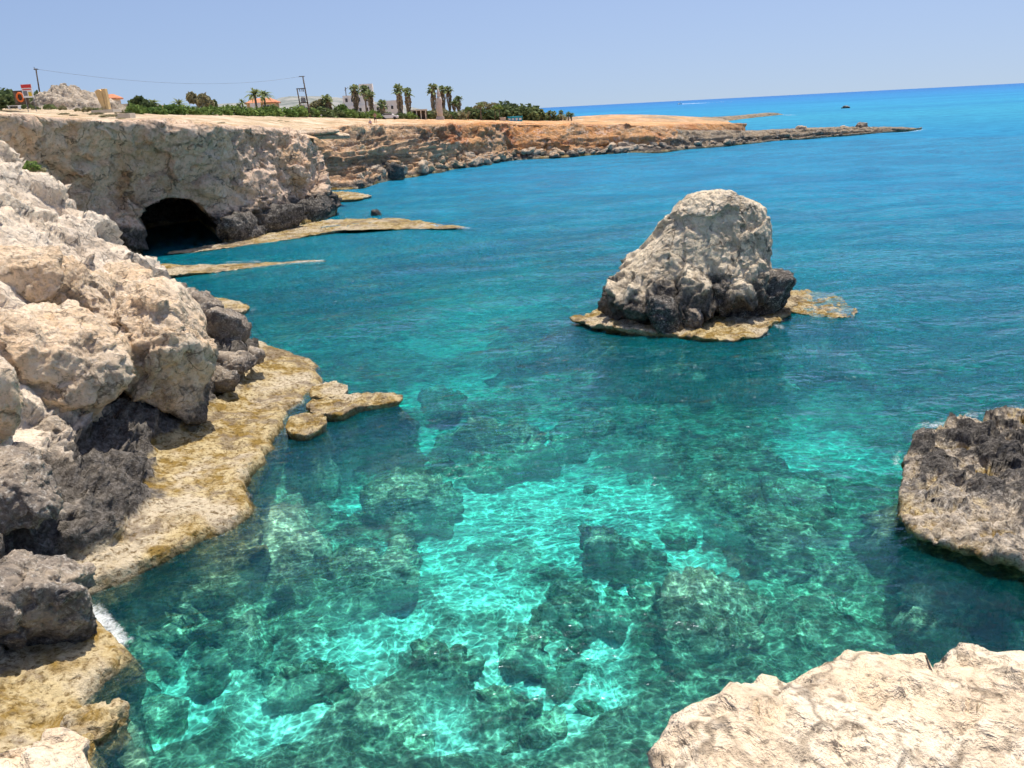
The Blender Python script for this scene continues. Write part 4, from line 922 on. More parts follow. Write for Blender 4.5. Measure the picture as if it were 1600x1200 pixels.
palm(582, 141, 'shorter shaggy fan palm right before the white building', dy=12, cw=1.0, skirt=1.3, group=WP)
palm(599, 155, 'low bushy fan palm at the right end of the white building', dy=6, cw=1.0, skirt=1.0, group=WP)
palm(627, 132, 'left palm of the shaggy pair beside the pavilion', dy=12, cw=1.2, skirt=1.9, group=WP)
palm(640, 137, 'right palm of the shaggy pair beside the pavilion', dy=13, cw=1.1, skirt=1.9, group=WP)
palm(680, 130, 'tallest shaggy palm just left of the stone statue', dy=16, cw=1.25, skirt=2.0, group=WP)
palm(694, 134, 'first shaggy palm just right of the stone statue', dy=17, cw=1.1, skirt=2.0, group=WP)
palm(704, 134, 'second shaggy palm right of the stone statue', dy=18, cw=1.1, skirt=1.6, group=WP)
palm(718, 150, 'lower fan palm right of the statue palms', dy=18, cw=1.1, skirt=.9, group=WP)
palm(711, 156, 'smallest fan palm of the clump right of the statue', dy=14, cw=.9, skirt=.7, group=WP)
palm(515, 147, 'shaggy fan palm right of the transformer poles', dy=10, cw=1.2, skirt=1.2, group=WP)
palm(752, 159, 'slim young palm on a bare trunk between statue and kiosk', dy=1, cw=.75, skirt=0, group=WP)
palm(403, 139, 'left date palm of the pair before the orange-roofed house', 'date', dy=8, cw=.95)
palm(417, 140, 'right date palm of the pair before the orange-roofed house', 'date', dy=9, cw=.95)
palm(283, 155, 'short date palm rising from the hedge left of the twin-crowned tree', 'date', dy=14, cw=.75)
palm(242, 154, 'small date palm behind the dark tree beside the sculpture', 'date', dy=16, cw=.6)
palm(382, 155, 'thin young palm left of the orange-roofed house', 'date', dy=4, cw=.5)
palm(375, 161, 'tiny palm in the hedge left of the thin young palm', 'date', dy=6, cw=.45)
LP = 'small palms near the end of the plateau'
for px, yt, lab in [(845, 169.5, 'small palm at the end of the hedge right of the kiosk'), (860, 172, 'tiny palm left of the clump on the far ground'), (866, 173, 'tiny palm right beside its twin on the far ground'), (877, 172, 'stocky small palm on the far pale ground'), (888, 175, 'very small palm right of the stocky one'), (893, 176, 'rightmost very small palm on the far pale ground')]:
    palm(px, yt, lab, 'fan', dy=10, cw=.75, skirt=0, group=LP)
# round-headed street trees on poles
for px, yt, lab in [(732, 166, 'small round-headed tree on a thin bare trunk right of the statue'), (774, 164, 'left small round-headed tree before the dark thicket'), (781, 164, 'right small round-headed tree before the dark thicket'), (706, 176, 'very low thin sapling right of the statue base')]:
    p = gpt(px, 1); tz = PY(px, yt, p[1])[2]; h = tz - p[2]
    root = empty('small_tree', p); tag(root, lab, 'tree', 'small trees on the plateau')
    MB().tube([(0, 0, -.3), (.03, 0, h * .8)], [.11, .08]).build('trunk', M_bark, root, True)
    part('crown', SHRUB[1], root, (0, 0, h * .8), (h * .22, h * .22, h * .2), px)
# bigger trees
def tree(px, dy, blobs, label, leaf, basepy=None):
    p = gpt(px, dy); k = pxm(px, dy); root = empty('tree', p); tag(root, label, 'tree')
    mb = MB(); hmax = max(b[1] for b in blobs)
    mb.tube([(0, 0, -.4), (0, 0, hmax * k * .45)], [.28, .18])
    for bx, bz, br, bh in blobs: mb.tube([(0, 0, hmax * k * .3), (bx * k * .6, 0, bz * k * .75), (bx * k, 0, bz * k)], [.15, .1, .05])
    mb.build('trunk', M_bark, root, True)
    V, F_ = [], []; n = 0
    for i, (bx, bz, br, bh) in enumerate(blobs):
        v, f = leaf_cloud(420, (br * k, br * k, bh * k), .36, px + i, .5, None); V.append(v + np.array([bx * k, 0, bz * k])); F_.append(f + n); n += len(v)
    obj('crown', np.concatenate(V), np.concatenate(F_), leaf, root, False)
tree(222, 10, [(-6, 14, 9, 7), (6, 12, 9, 7), (0, 18, 8, 6), (14, 9, 6, 5)], 'dark spreading tree right of the stone sculpture', M_leaf_dark)
tree(315, 20, [(-9, 25, 6, 7), (6, 20, 9, 8), (12, 15, 6, 6)], 'grey-green tree with two crowns above the hedge', M_leaf_dry)
tree(339, 30, [(0, 12, 2, 6), (0, 18, 1.3, 4)], 'slim dark cypress right of the twin-crowned tree', M_leaf_dark)
tree(358, 26, [(0, 9, 1.6, 6)], 'tiny dark cypress before the far hill', M_leaf_dark)
tree(495, 14, [(0, 14, 7, 8), (8, 18, 5, 6)], 'grey-green tree between the transformer poles and the shaggy palm', M_leaf_dry)
tree(757, 24, [(0, 17, 10, 7), (14, 16, 9, 6), (-10, 13, 8, 6)], 'low olive tree behind the slim young palm', M_leaf_dry)
tree(536, 12, [(0, 11, 8, 7), (-7, 9, 6, 6)], 'bushy yellow-green tree left of the white building', M_leaf)

# houses
def window(root, x, y, z, w_, h, d=.12):
    a = MB().box((x, y, z), (w_ / 2 + .08, .06, h / 2 + .08)).build('window', M_white, root)
    MB().box((x, y - .05, z), (w_ / 2, .03, h / 2)).build('pane', M_glass, a)
def gable(root, cx, cy_, z, hx, hy, h, mat, ov=.35):
    v = [(cx - hx - ov, cy_ - hy - ov, z), (cx + hx + ov, cy_ - hy - ov, z), (cx + hx + ov, cy_ + hy + ov, z), (cx - hx - ov, cy_ + hy + ov, z), (cx - hx * .55, cy_, z + h), (cx + hx * .55, cy_, z + h)]
    v += [(a, b, c - .22) for a, b, c in v[:4]]
    return obj('roof', v, [(0, 1, 5, 4), (1, 2, 5), (2, 3, 4, 5), (3, 0, 4), (6, 7, 1, 0), (7, 8, 2, 1), (8, 9, 3, 2), (9, 6, 0, 3), (9, 8, 7, 6)], mat, root, False)
def house(px, dy, parts, label, rz=0):
    p = gpt(px, dy); root = empty('house', p, rz); tag(root, label, 'house'); return root, pxm(px, dy)
root, k = house(414, 26, None, 'yellow two-storey house with an orange hipped tile roof behind two date palms', .1)
MB().box((0, 0, 6.5 * k), (19 * k, 16 * k, 13 * k)).build('wall', M_yellowwall, root)
r = gable(root, 0, 0, 19.4 * k, 19 * k, 16 * k, 6 * k, M_tile)
MB().box((-15 * k, 0, 24 * k), (1.5 * k, 1.5 * k, 4 * k)).build('chimney', M_yellowwall, r)
MB().box((-7 * k, -16 * k - .35, 13.5 * k), (7 * k, .3, 5.5 * k)).build('balcony_panel', M_whitewall, root)
gable(root, -2 * k, -20 * k, 4 * k, 9 * k, 4 * k, 3 * k, M_tile, .1)
window(root, 9 * k, -16 * k - .03, 13 * k, 3.2 * k, 5 * k); window(root, 15 * k, -16 * k - .03, 13 * k, 3 * k, 5 * k); window(root, 4 * k, -16 * k - .03, 13 * k, 2.5 * k, 5 * k)
root, k = house(570, 45, None, 'large white stepped building behind the fan palms', .05)
MB().box((0, 0, 8 * k), (27 * k, 14 * k, 10 * k)).build('wall', M_whitewall, root)
MB().box((-6 * k, 2 * k, 24.5 * k), (20 * k, 12 * k, 6.5 * k)).build('upper_storey', M_whitewall, root)
MB().box((6 * k, 4 * k, 38 * k), (9 * k, 8 * k, 7 * k)).build('tower', M_whitewall, root)
MB().box((40 * k, 4 * k, 10 * k), (14 * k, 10 * k, 12 * k)).build('wing', M_whitewall, root)
MB().box((-22 * k, 0, 36 * k), (.12, .12, 6 * k)).tube([(-24 * k, 0, 38 * k), (-18 * k, 0, 42 * k)], .06).build('antenna', M_metal, root)
for wx in (-20, -12, -3, 6, 14, 21): window(root, wx * k, -14 * k - .04, 12 * k, 3.4 * k, 4.5 * k)
for wx in (-21, -13, -4, 6): window(root, wx * k, -10 * k - .04, 25 * k, 3.2 * k, 5 * k)
for wx in (3, 10): window(root, wx * k, -4 * k - .04, 39 * k, 2.4 * k, 4 * k)
for wx in (32, 40, 48): window(root, wx * k, -6 * k - .04, 13 * k, 3.2 * k, 4.5 * k)
root, k = house(488, 90, None, 'low white flat-roofed house far behind the transformer poles', 0)
MB().box((0, 0, 6 * k), (14 * k, 8 * k, 13 * k)).build('wall', M_whitewall, root)
MB().box((-16 * k, 0, 4 * k), (8 * k, 7 * k, 9 * k)).build('wing', M_whitewall, root)
for wx in (-9, -2, 6): window(root, wx * k, -8 * k - .04, 12 * k, 2.6 * k, 4 * k)
root, k = house(205, 60, None, 'beige flat-roofed house behind the right end of the rocky mound', 0)
MB().box((0, 0, 8 * k), (13 * k, 8 * k, 11 * k)).build('wall', M_concrete, root); MB().box((0, 0, 19.3 * k), (14 * k, 9 * k, .5 * k)).build('roof_slab', M_concrete, root)
for wx in (-7, 1, 8): window(root, wx * k, -8 * k - .04, 13 * k, 3 * k, 4 * k)
root, k = house(178, 40, None, 'house with a brown tiled roof peeping over the rocky mound', 0)
MB().box((0, 0, 12 * k), (9 * k, 8 * k, 13 * k)).build('wall', M_concrete, root); gable(root, 0, 0, 25.2 * k, 9 * k, 8 * k, 5 * k, M_tile)
window(root, 4 * k, -8 * k - .04, 19 * k, 3 * k, 4 * k)
for px, lab in [(252, 'low house with a red tile roof behind the hedge left of the date palm'), (268, 'right one of two low red-roofed houses behind the hedge')]:
    root, k = house(px, 62, None, lab, 0)
    MB().box((0, 0, 7 * k), (8 * k, 6 * k, 8 * k)).build('wall', M_concrete, root); gable(root, 0, 0, 15.2 * k, 8 * k, 6 * k, 2.6 * k, M_tile); window(root, 0, -6 * k - .04, 11 * k, 2.4 * k, 3.4 * k)
# pavilion
root, k = house(656, 6, None, 'small open pavilion with a flat grey roof left of the statue', 0); root.name = 'pavilion'; root['category'] = 'pavilion'
MB().box((0, 0, 13 * k), (11 * k, 8 * k, .9 * k)).build('roof', M_concrete, root); MB().box((0, 7 * k, 5.5 * k), (10 * k, .5 * k, 7 * k)).build('back_wall', M_wood, root)
for sx in (-9.5, -3, 3, 9.5): MB().box((sx * k, -7 * k, 5.5 * k), (.7 * k, .7 * k, 7 * k)).build('post', M_concrete, root)
MB().box((0, 0, 1.5 * k), (7 * k, 1.5 * k, .4 * k)).build('bench', M_wood, root)
# statue: robed figure on a tapering shaft
p = gpt(688, -2); k = pxm(688, -2); root = empty('statue', p); tag(root, 'tall pale stone monument ending in a pointed hooded figure between palms', 'statue')
MB().box((0, 0, 2 * k), (6 * k, 5 * k, 3 * k), 0, (.85, .85)).build('plinth', M_marble, root)
MB().tube([(0, 0, 4.5 * k), (0, 0, 12 * k), (.2 * k, 0, 22 * k), (.4 * k, 0, 28 * k), (.2 * k, 0, 31 * k)], [4.3 * k, 4.0 * k, 3.6 * k, 3.8 * k, 2.6 * k], 9).build('shaft', M_marble, root, True)
MB().tube([(-3.2 * k, 0, 6 * k), (-3.6 * k, 0, 22 * k), (-2.4 * k, 0, 30 * k)], [1.1 * k, 1.3 * k, .6 * k], 6).build('wing', M_marble, root, True)
MB().tube([(.2 * k, 0, 30.5 * k), (.3 * k, 0, 33 * k), (.1 * k, 0, 36 * k), (-.2 * k, 0, 40 * k), (-.3 * k, 0, 43 * k)], [2.2 * k, 2.6 * k, 2.3 * k, 1.1 * k, .2 * k], 9).build('hooded_head', M_marble, root, True)
# kiosk
p = gpt(805, -2); k = pxm(805, -2); root = empty('kiosk', p); tag(root, 'turquoise beach kiosk with slanted roof near the end of the hedge', 'kiosk')
MB().box((0, 0, 2.6 * k), (10 * k, 5 * k, 3.2 * k)).build('wall', M_blue, root); MB().box((0, -.5 * k, 6.3 * k), (10.8 * k, 6 * k, .4 * k)).build('roof', M_blue, root)
for sx in (-8, -3, 2, 7): MB().box((sx * k, -5.1 * k, 3 * k), (1.6 * k, .1 * k, 1.5 * k)).build('shutter', M_white, root)
p = gpt(786, -2); root = empty('shed', p); tag(root, 'small pale shed left of the turquoise kiosk', 'shed')
MB().box((0, 0, 2 * k), (4 * k, 3 * k, 2.6 * k)).build('wall', M_concrete, root); MB().box((0, 0, 4.9 * k), (4.5 * k, 3.6 * k, .3 * k)).build('roof', M_concrete, root)
# transformer poles and line
p = gpt(474, 6); k = pxm(474, 6); root = empty('transformer_pole', p); tag(root, 'twin wooden poles carrying a grey transformer box, with a taller pole', 'utility pole')
MB().tube([(-1 * k, 0, -1), (-3.5 * k, 0, 38 * k)], [.16, .12]).build('pole', M_wood, root, True)
MB().tube([(10 * k, 0, -1), (6.5 * k, 0, 54 * k)], [.17, .12]).build('pole', M_wood, root, True)
MB().box((2 * k, 0, 38 * k), (6.5 * k, .08, .08)).build('crossarm', M_wood, root); MB().box((5 * k, 0, 53.5 * k), (4 * k, .07, .07)).build('crossarm', M_wood, root)
MB().box((3.4 * k, 0, 19.5 * k), (6 * k, .1, .1)).build('crossarm', M_wood, root)
tb = MB().box((3.4 * k, -.2, 23 * k), (2.7 * k, .35, 3.0 * k)).build('transformer', M_metal, root)
for sx in (-1.6, 0, 1.6): MB().tube([((3.4 + sx) * k, -.2, 26 * k), ((3.4 + sx) * k, -.2, 28 * k)], .08).build('insulator', M_marble, tb)
for sx in (0, 3, 5): MB().tube([(sx * k, 0, 34 * k), (sx * k, 0, 37.5 * k)], .09).build('fuse', M_metal, root)
pt = p + np.array([6 * k, 0, 53.8 * k])
root2 = empty('utility_pole', gpt(65, 26)); tag(root2, 'thin leaning utility pole beside the rocky mound', 'utility pole')
tp = PY(56, 107, root2.location.y) - np.array(root2.location)
MB().tube([(0, 0, -1), tuple(tp)], [.11, .08]).build('pole', M_wood, root2, True)
MB().box((tp[0], tp[1], tp[2] - .1), (.28, .05, .05)).build('crossarm', M_wood, root2); MB().tube([(tp[0] - .2, tp[1], tp[2] - .1), (tp[0] - .2, tp[1], tp[2] + .18)], .05).build('insulator', M_marble, root2)
a = np.array(root2.location) + tp + np.array([0, 0, -.05]); pts = []
for i in range(25):
    t_ = i / 24; q = a * (1 - t_) + pt * t_; q[2] -= 1.6 * 4 * t_ * (1 - t_); pts.append(tuple(q))
tag(MB().tube(pts, .018, 4).build('power_line', M_metal, None, True), 'thin power line strung between the leaning pole and the transformer poles', 'cable')
# rocky mound
nu = 150; ang = np.linspace(0, 2 * np.pi, nu); rad = np.linspace(1.0, 0, 60)
c = gpt(104, 22); kx = pxm(104, 22)
Gm = np.zeros((nu, 60, 3))
prof = lambda x_: np.interp(x_, [-1, -.75, -.45, -.12, .1, .4, .7, .9, 1], [.15, .45, .62, .95, 1.0, .72, .5, .3, .1])
for j, r in enumerate(rad):
    X_ = np.cos(ang) * r; Y_ = np.sin(ang) * r
    hh_ = prof(X_) * (1 - np.abs(Y_) ** 2.2) * (1 - r ** 6)
    Gm[:, j] = np.stack([c[0] + X_ * 92 * kx, c[1] + Y_ * 6, c[2] - .6 + hh_ * 40 * kx], -1)
Nm = gridnormals(Gm); 
if Nm[..., 2].mean() < 0: Nm = -Nm
w1, _ = worley(Gm + .5 * fbm(Gm, .6, 3)[..., None], 0.75); w2, _ = worley(Gm, 1.7); wv_, we_ = worley(Gm, .9)
Gm += Nm * (.55 * (w1 - .5) + .3 * (w2 - .5) + .25 * ridged(Gm, .7, 4) + .3 * smooth(0, .5, we_) )[..., None]; Gm[-1] = Gm[0]
struct(grid_obj('rocky_mound', Gm, rock_mat('mound_rock', (0.60, 0.50, 0.38), (0.52, 0.43, 0.33), (0.30, 0.26, 0.21), 0.9, crack=.8)))
# distant hill
cols = []
for px, pt_ in [(300, 172), (345, 166), (375, 163), (400, 161), (430, 158), (455, 154), (490, 153), (530, 156), (570, 160), (620, 165), (680, 176)]:
    top_ = PY(px, pt_, 3600); b0 = PY(px, 185, 2600); b0[2] = 0; b1 = PY(px, pt_ + 8, 3000)
    cols.append([b0 - np.array([0, 0, 5]), b1, top_, top_ + np.array([0, 900, -60])])
G = loft(cols, 60, [10, 12, 8], 14); G[..., 2] += 10 * ridged(G, .004, 4) * smooth(0, 40, G[..., 2])
def hill_mat():
    m, t, out = new_mat('far_hillside'); N = NB(t); pos = N.n('ShaderNodeNewGeometry').outputs['Position']
    n = N.noise(pos, .012, 6, .7); d = N.n('ShaderNodeBsdfDiffuse')
    t.links.new(N.mix(N.rng(n, .42, .58), (.17, .19, .18), (.30, .30, .28)), d.inputs[0]); t.links.new(d.outputs[0], out.inputs[0]); return m
struct(grid_obj('distant_hill', G, hill_mat()))

# stone sculpture: two leaning wings on stepped blocks
p = PY(165, 175, 80); k = 80 / 1150; root = empty('stone_sculpture', p); tag(root, 'v-shaped yellow stone sculpture of two joined pillars on the clifftop', 'sculpture')
def slabshape(name, prof_, th, x0, mat):
    n = len(prof_); v = [(x0 + a * k, -th, b * k) for a, b in prof_] + [(x0 + a * k, th, b * k) for a, b in prof_]
    f = [tuple(range(n)), tuple(range(2 * n - 1, n - 1, -1))] + [(i, n + i, n + (i + 1) % n, (i + 1) % n) for i in range(n)]
    o = obj(name, v, [tuple(reversed(q)) for q in f], mat, root, False)
    bv = o.modifiers.new('bevel', 'BEVEL'); bv.width = .03; bv.segments = 2; return o
slabshape('left_wing', [(-.5, 2), (2.5, 2), (2.5, 20), (2.0, 26), (.5, 28.5), (-1.5, 29.5), (-4, 29.3), (-5.5, 28), (-7.5, 28), (-4.5, 14)], .28, 0, M_stone)
slabshape('right_wing', [(2.9, 2), (7.2, 2), (7.2, 30), (1.6, 30), (2.6, 24), (2.9, 19)], .26, 0, M_stone)
MB().box((1.5 * k, 0, 1.0 * k), (15 * k, .9, 1.9 * k)).build('plinth', M_concrete, root)
p2 = PY(196, 181, 78.5); tag(MB().box(tuple(p2), (10 * k, .6, 3.2 * k)).build('stone_block', M_concrete), 'long low cream stone block right of the sculpture plinth', 'stone block')
# lifebuoy board
p = PY(37, 168, 74); k = 74 / 1150; root = empty('lifebuoy_board', p); tag(root, 'dark wooden board carrying an orange lifebuoy', 'lifebuoy stand')
MB().box((0, 0, 13 * k), (9.5 * k, .05, 9 * k), 0).build('board', M_wood, root)
for sx in (-6, 6): MB().box((sx * k, .08, 6 * k), (.6 * k, .05, 8 * k)).build('leg', M_wood, root)
t_ = []; mb = MB(); 
for i in range(21): t_.append((-.5 * k + 4.2 * k * math.cos(i * .31416), -.12, 13.5 * k + 5.2 * k * math.sin(i * .31416)))
mb.tube(t_, 1.3 * k, 8).build('lifebuoy', M_orange, root, True)
MB().box((-7 * k, -.06, 13 * k), (1.6 * k, .02, 7 * k)).build('side_panel', M_bark, root)
# warning sign
p = PY(49, 169, 73); root = empty('warning_sign', p); tag(root, 'white warning board with red header and symbols on two thin posts', 'sign')
MB().box((0, 0, 22 * k), (7 * k, .03, 8.5 * k)).build('board', M_white, root)
MB().box((0, -.04, 28 * k), (6.8 * k, .012, 2.2 * k)).build('header', M_redp, root); MB().box((-3 * k, -.04, 19 * k), (2.6 * k, .012, 3 * k)).build('symbol', M_metal, root)
MB().box((3.3 * k, -.04, 18 * k), (2.2 * k, .012, 2.6 * k)).build('symbol', M_yel, root); MB().box((0, -.04, 23.8 * k), (5.8 * k, .012, .7 * k)).build('symbol', M_redp, root)
for sx in (-5.5, 5.5): MB().tube([(sx * k, .06, -.3), (sx * k, .06, 24 * k)], .03).build('post', M_metal, root)
# low white frame panel
p = PY(23, 169, 72); root = empty('information_panel', p); tag(root, 'low slanted information panel in a white frame left of the lifebuoy board', 'sign')
MB().box((0, 0, 3 * k), (7.5 * k, .25, .35 * k)).build('frame', M_white, root); MB().box((0, .1, 1.2 * k), (6.2 * k, .1, 1.2 * k)).build('panel', M_glass, root)
for sx in (-6.5, 6.5): MB().box((sx * k, 0, .9 * k), (.35 * k, .2, 2.2 * k)).build('leg', M_white, root)
# parked car
p = gpt(609, 2); k = pxm(609, 2); root = empty('parked_car', p); tag(root, 'small white car parked by the hedge below the white building', 'car')
pr = [(-2.0, .35), (2.0, .35), (2.05, .75), (1.9, .9), (1.0, 1.0), (.45, 1.42), (-1.1, 1.45), (-1.7, 1.0), (-2.05, .9)]
v = [(a, -.8, b) for a, b in pr] + [(a, .8, b) for a, b in pr]; n = len(pr)
obj('body', v, [tuple(range(n - 1, -1, -1)), tuple(range(n, 2 * n))] + [(i, (i + 1) % n, n + (i + 1) % n, n + i) for i in range(n)], M_white, root, False)
MB().box((-.3, 0, 1.22), (1.0, .815, .15)).build('window', M_glass, root)
for sx in (-1.25, 1.25): MB().tube([(sx, -.85, .33), (sx, .85, .33)], .33, 14).build('wheel', M_cloth_dark, root, True)
# people
def body(joints, edges, root, mat, name):
    me = bpy.data.meshes.new(name); me.from_pydata([j[:3] for j in joints], edges, []); o = bpy.data.objects.new(name, me); COL.objects.link(o); o.parent = root
    sm = o.modifiers.new('skin', 'SKIN'); sm.use_smooth_shade = True
    for i, j in enumerate(joints): me.skin_vertices[0].data[i].radius = (j[3], j[3] * j[4] if len(j) > 4 else j[3])
    me.skin_vertices[0].data[0].use_root = True
    o.modifiers.new('sub', 'SUBSURF').levels = 1; o.modifiers['sub'].render_levels = 2; me.materials.append(mat); return o
p = PY(587, 192.5, 141); root = empty('person', p); tag(root, 'standing person in black shorts near the far cliff edge, arms raised to the face', 'person')
body([(0, 0, .95, .14), (0, 0, 1.15, .14), (0, 0, 1.38, .15), (0, 0, 1.5, .06), (0, 0, 1.60, .095), (0, 0, 1.70, .09), (.19, 0, 1.40, .055), (.30, -.12, 1.18, .045), (.14, -.28, 1.48, .04), (-.19, 0, 1.40, .055), (-.30, -.12, 1.18, .045), (-.12, -.28, 1.48, .04),
      (.10, 0, .85, .095), (.12, 0, .47, .065), (.13, .02, .08, .045), (.13, -.12, .03, .04), (-.10, 0, .85, .095), (-.13, 0, .47, .065), (-.15, .02, .08, .045), (-.15, -.12, .03, .04)],
     [(0, 1), (1, 2), (2, 3), (3, 4), (4, 5), (2, 6), (6, 7), (7, 8), (2, 9), (9, 10), (10, 11), (0, 12), (12, 13), (13, 14), (14, 15), (0, 16), (16, 17), (17, 18), (18, 19)], root, M_skin, 'body')
body([(0, 0, .98, .17), (.11, 0, .80, .12), (.12, 0, .58, .10), (-.11, 0, .80, .12), (-.13, 0, .58, .10), (0, 0, 1.04, .165)], [(0, 1), (1, 2), (0, 3), (3, 4), (0, 5)], root, M_cloth_dark, 'shorts')
body([(0, 0.02, 1.72, .10), (0, .03, 1.64, .105)], [(0, 1)], root, M_cloth_dark, 'hair')
p = PY(579, 195, 138); root = empty('person', p); tag(root, 'person in lilac sitting on the ground beside the standing one', 'person')
body([(0, 0, .14, .17), (0, -.02, .35, .15), (0, -.04, .58, .15), (0, -.05, .70, .06), (0, -.07, .80, .095), (0, -.07, .88, .09), (.19, -.05, .56, .05), (.30, -.15, .36, .045), (.28, -.4, .3, .04), (-.19, -.05, .56, .05), (-.3, .1, .34, .045), (-.32, .2, .06, .04),
      (.12, -.2, .14, .09), (.25, -.55, .32, .065), (.4, -.8, .06, .045), (-.1, -.2, .14, .09), (.1, -.6, .14, .065), (.5, -.75, .07, .045)],
     [(0, 1), (1, 2), (2, 3), (3, 4), (4, 5), (2, 6), (6, 7), (7, 8), (2, 9), (9, 10), (10, 11), (0, 12), (12, 13), (13, 14), (0, 15), (15, 16), (16, 17)], root, M_skin, 'body')
body([(0, 0, .12, .20), (0, -.02, .36, .18), (0, -.04, .60, .17), (.2, -.05, .55, .075), (-.2, -.05, .55, .075)], [(0, 1), (1, 2), (2, 3), (2, 4)], root, M_cloth_lilac, 'dress')
body([(0, -.04, .90, .10), (0, -.03, .80, .105)], [(0, 1)], root, M_cloth_dark, 'hair')
# motor boat and wake
p = PZ(1062, 163, 0); root = empty('motor_boat', (p[0], p[1], 0), math.radians(8)); tag(root, 'small white motor boat crossing far out near the horizon', 'boat')
v = []; 
for t_ in np.linspace(0, 1, 8):
    x_ = 6.5 - 13 * t_; ww = 1.9 * (1 - (max(0, .35 - t_) / .35) ** 2) ** .5 if t_ < .35 else 1.9
    v += [(x_, -ww * .6, -.3), (x_, -ww, 1.7 - .4 * t_), (x_, ww, 1.7 - .4 * t_), (x_, ww * .6, -.3)]
f = []
for i in range(7):
    a = i * 4; f += [(a + j, a + j + 1, a + 5 + j, a + 4 + j) for j in range(3)]
f += [(0, 1, 2, 3), (28, 31, 30, 29)]
hb = obj('hull', [(-a, b, c) for a, b, c in v], f, M_white, root, False)
MB().box((-.5, 0, 2.3), (2.6, 1.4, .8), 0, (.8, .9)).build('cabin', M_white, root); MB().box((2.2, 0, 4.3), (1.8, 1.3, .08)).build('canopy', M_white, root)
for sx, sy in ((1, 1), (1, -1), (3.4, 1), (3.4, -1)): MB().tube([(sx, sy, 1.4), (sx, sy, 4.3)], .07).build('canopy_post', M_metal, root)
MB().tube([(2.5, 0, 4.3), (2.8, 0, 7.5)], .08).build('mast', M_white, root)
M_foamp = plain('foam_white', (0.85, 0.88, 0.90), .8, .05)
gx, gy = np.meshgrid(np.linspace(0, 1, 60), np.linspace(-1, 1, 9), indexing='ij')
wk = np.stack([p[0] + 7 + 130 * gx, p[1] + gy * (2.5 + 3.5 * gx) + 7 * gx, .10 + .5 * np.maximum(0, 1 - gx * 1.6) * (1 - gy ** 2) + .05 * fbm(np.stack([gx * 60, gy * 3, gx], -1), 1, 2)], -1)
tag(grid_obj('boat_wake', wk, M_foamp), 'thin white wake trailing behind the motor boat', 'wake', None, 'stuff')

# ================================================================== TALUS BLOCKS BELOW THE FAR CLIFFS
TAL = {}
def tal_mesh(mat, i):
    key = (mat.name, i)
    if key not in TAL:
        v, f = boulder_mesh([(1, .85, .7), (1, .8, .6), (.9, .9, .85), (1.1, .7, .5)][i], 200 + i, 3, facets=9, amp=1.1, sharp=18, pits=.5)
        TAL[key] = mesh_only(obj('boulder', v, f, mat, None, False))
    return TAL[key]
def far_surface(px, f):
    xs = np.array([a for a, _ in fw], float)
    Wp = PZ(px, np.interp(px, xs, [b for _, b in fw]), 0)
    tx = np.interp(px, xs, [c for c, _, _ in ftop]); T = PY(tx, np.interp(px, xs, [d_ for _, d_, _ in ftop]), np.interp(px, xs, [y for _, _, y in ftop]))
    q = Wp + (T - Wp) * f; q[2] = np.interp(f, [-.1, 0, .08, .35, .72, .8], [-.3, -.1, .35, T[2] * .18, T[2] * .30, T[2] * .6]); return q
tg = np.random.default_rng(42)
zones = [(540, 650, 18, (.5, 1.2), (.05, .6), [M_talus, M_boulder_dark], 'grey fallen block under the layered yellow cliff'),
         (650, 760, 36, (.5, 1.5), (.05, .45), [M_talus_warm, M_talus_warm, M_talus], 'cream fallen block under the orange cliff behind the cove'),
         (760, 905, 36, (.5, 1.3), (.03, .42), [M_talus, M_talus, M_talus_warm], 'tan fallen block at the foot of the red cliff'),
         (905, 1015, 30, (.5, 1.4), (.03, .42), [M_talus], 'grey-tan fallen block below the overhanging red cliff end'),
         (1015, 1165, 32, (.5, 1.3), (.02, .6), [M_talus, M_boulder_dark], 'grey block along the shore of the low point'),
         (1165, 1420, 30, (.35, .8), (.05, 1.1), [M_boulder_dark, M_point], 'dark block on the low rocky point')]
for x0, x1, n, sz, fr_, mats, lab in zones:
    for i in range(n):
        px = tg.uniform(x0, x1); f = tg.uniform(*fr_); s_ = tg.uniform(0, 1) ** 1.8 * (sz[1] - sz[0]) + sz[0]
        p = far_surface(px, f)
        o = inst('boulder', tal_mesh(mats[int(tg.integers(len(mats)))], int(tg.integers(4))), (p[0], p[1], max(p[2], -.2) + s_ * .25), (s_, s_ * tg.uniform(.7, 1), s_ * tg.uniform(.6, .95)), tg.uniform(0, 6.28), lab, 'boulder', 'blocks fallen below the far cliffs')
        o.rotation_euler = (tg.uniform(-.4, .4), tg.uniform(-.4, .4), tg.uniform(0, 6.28))
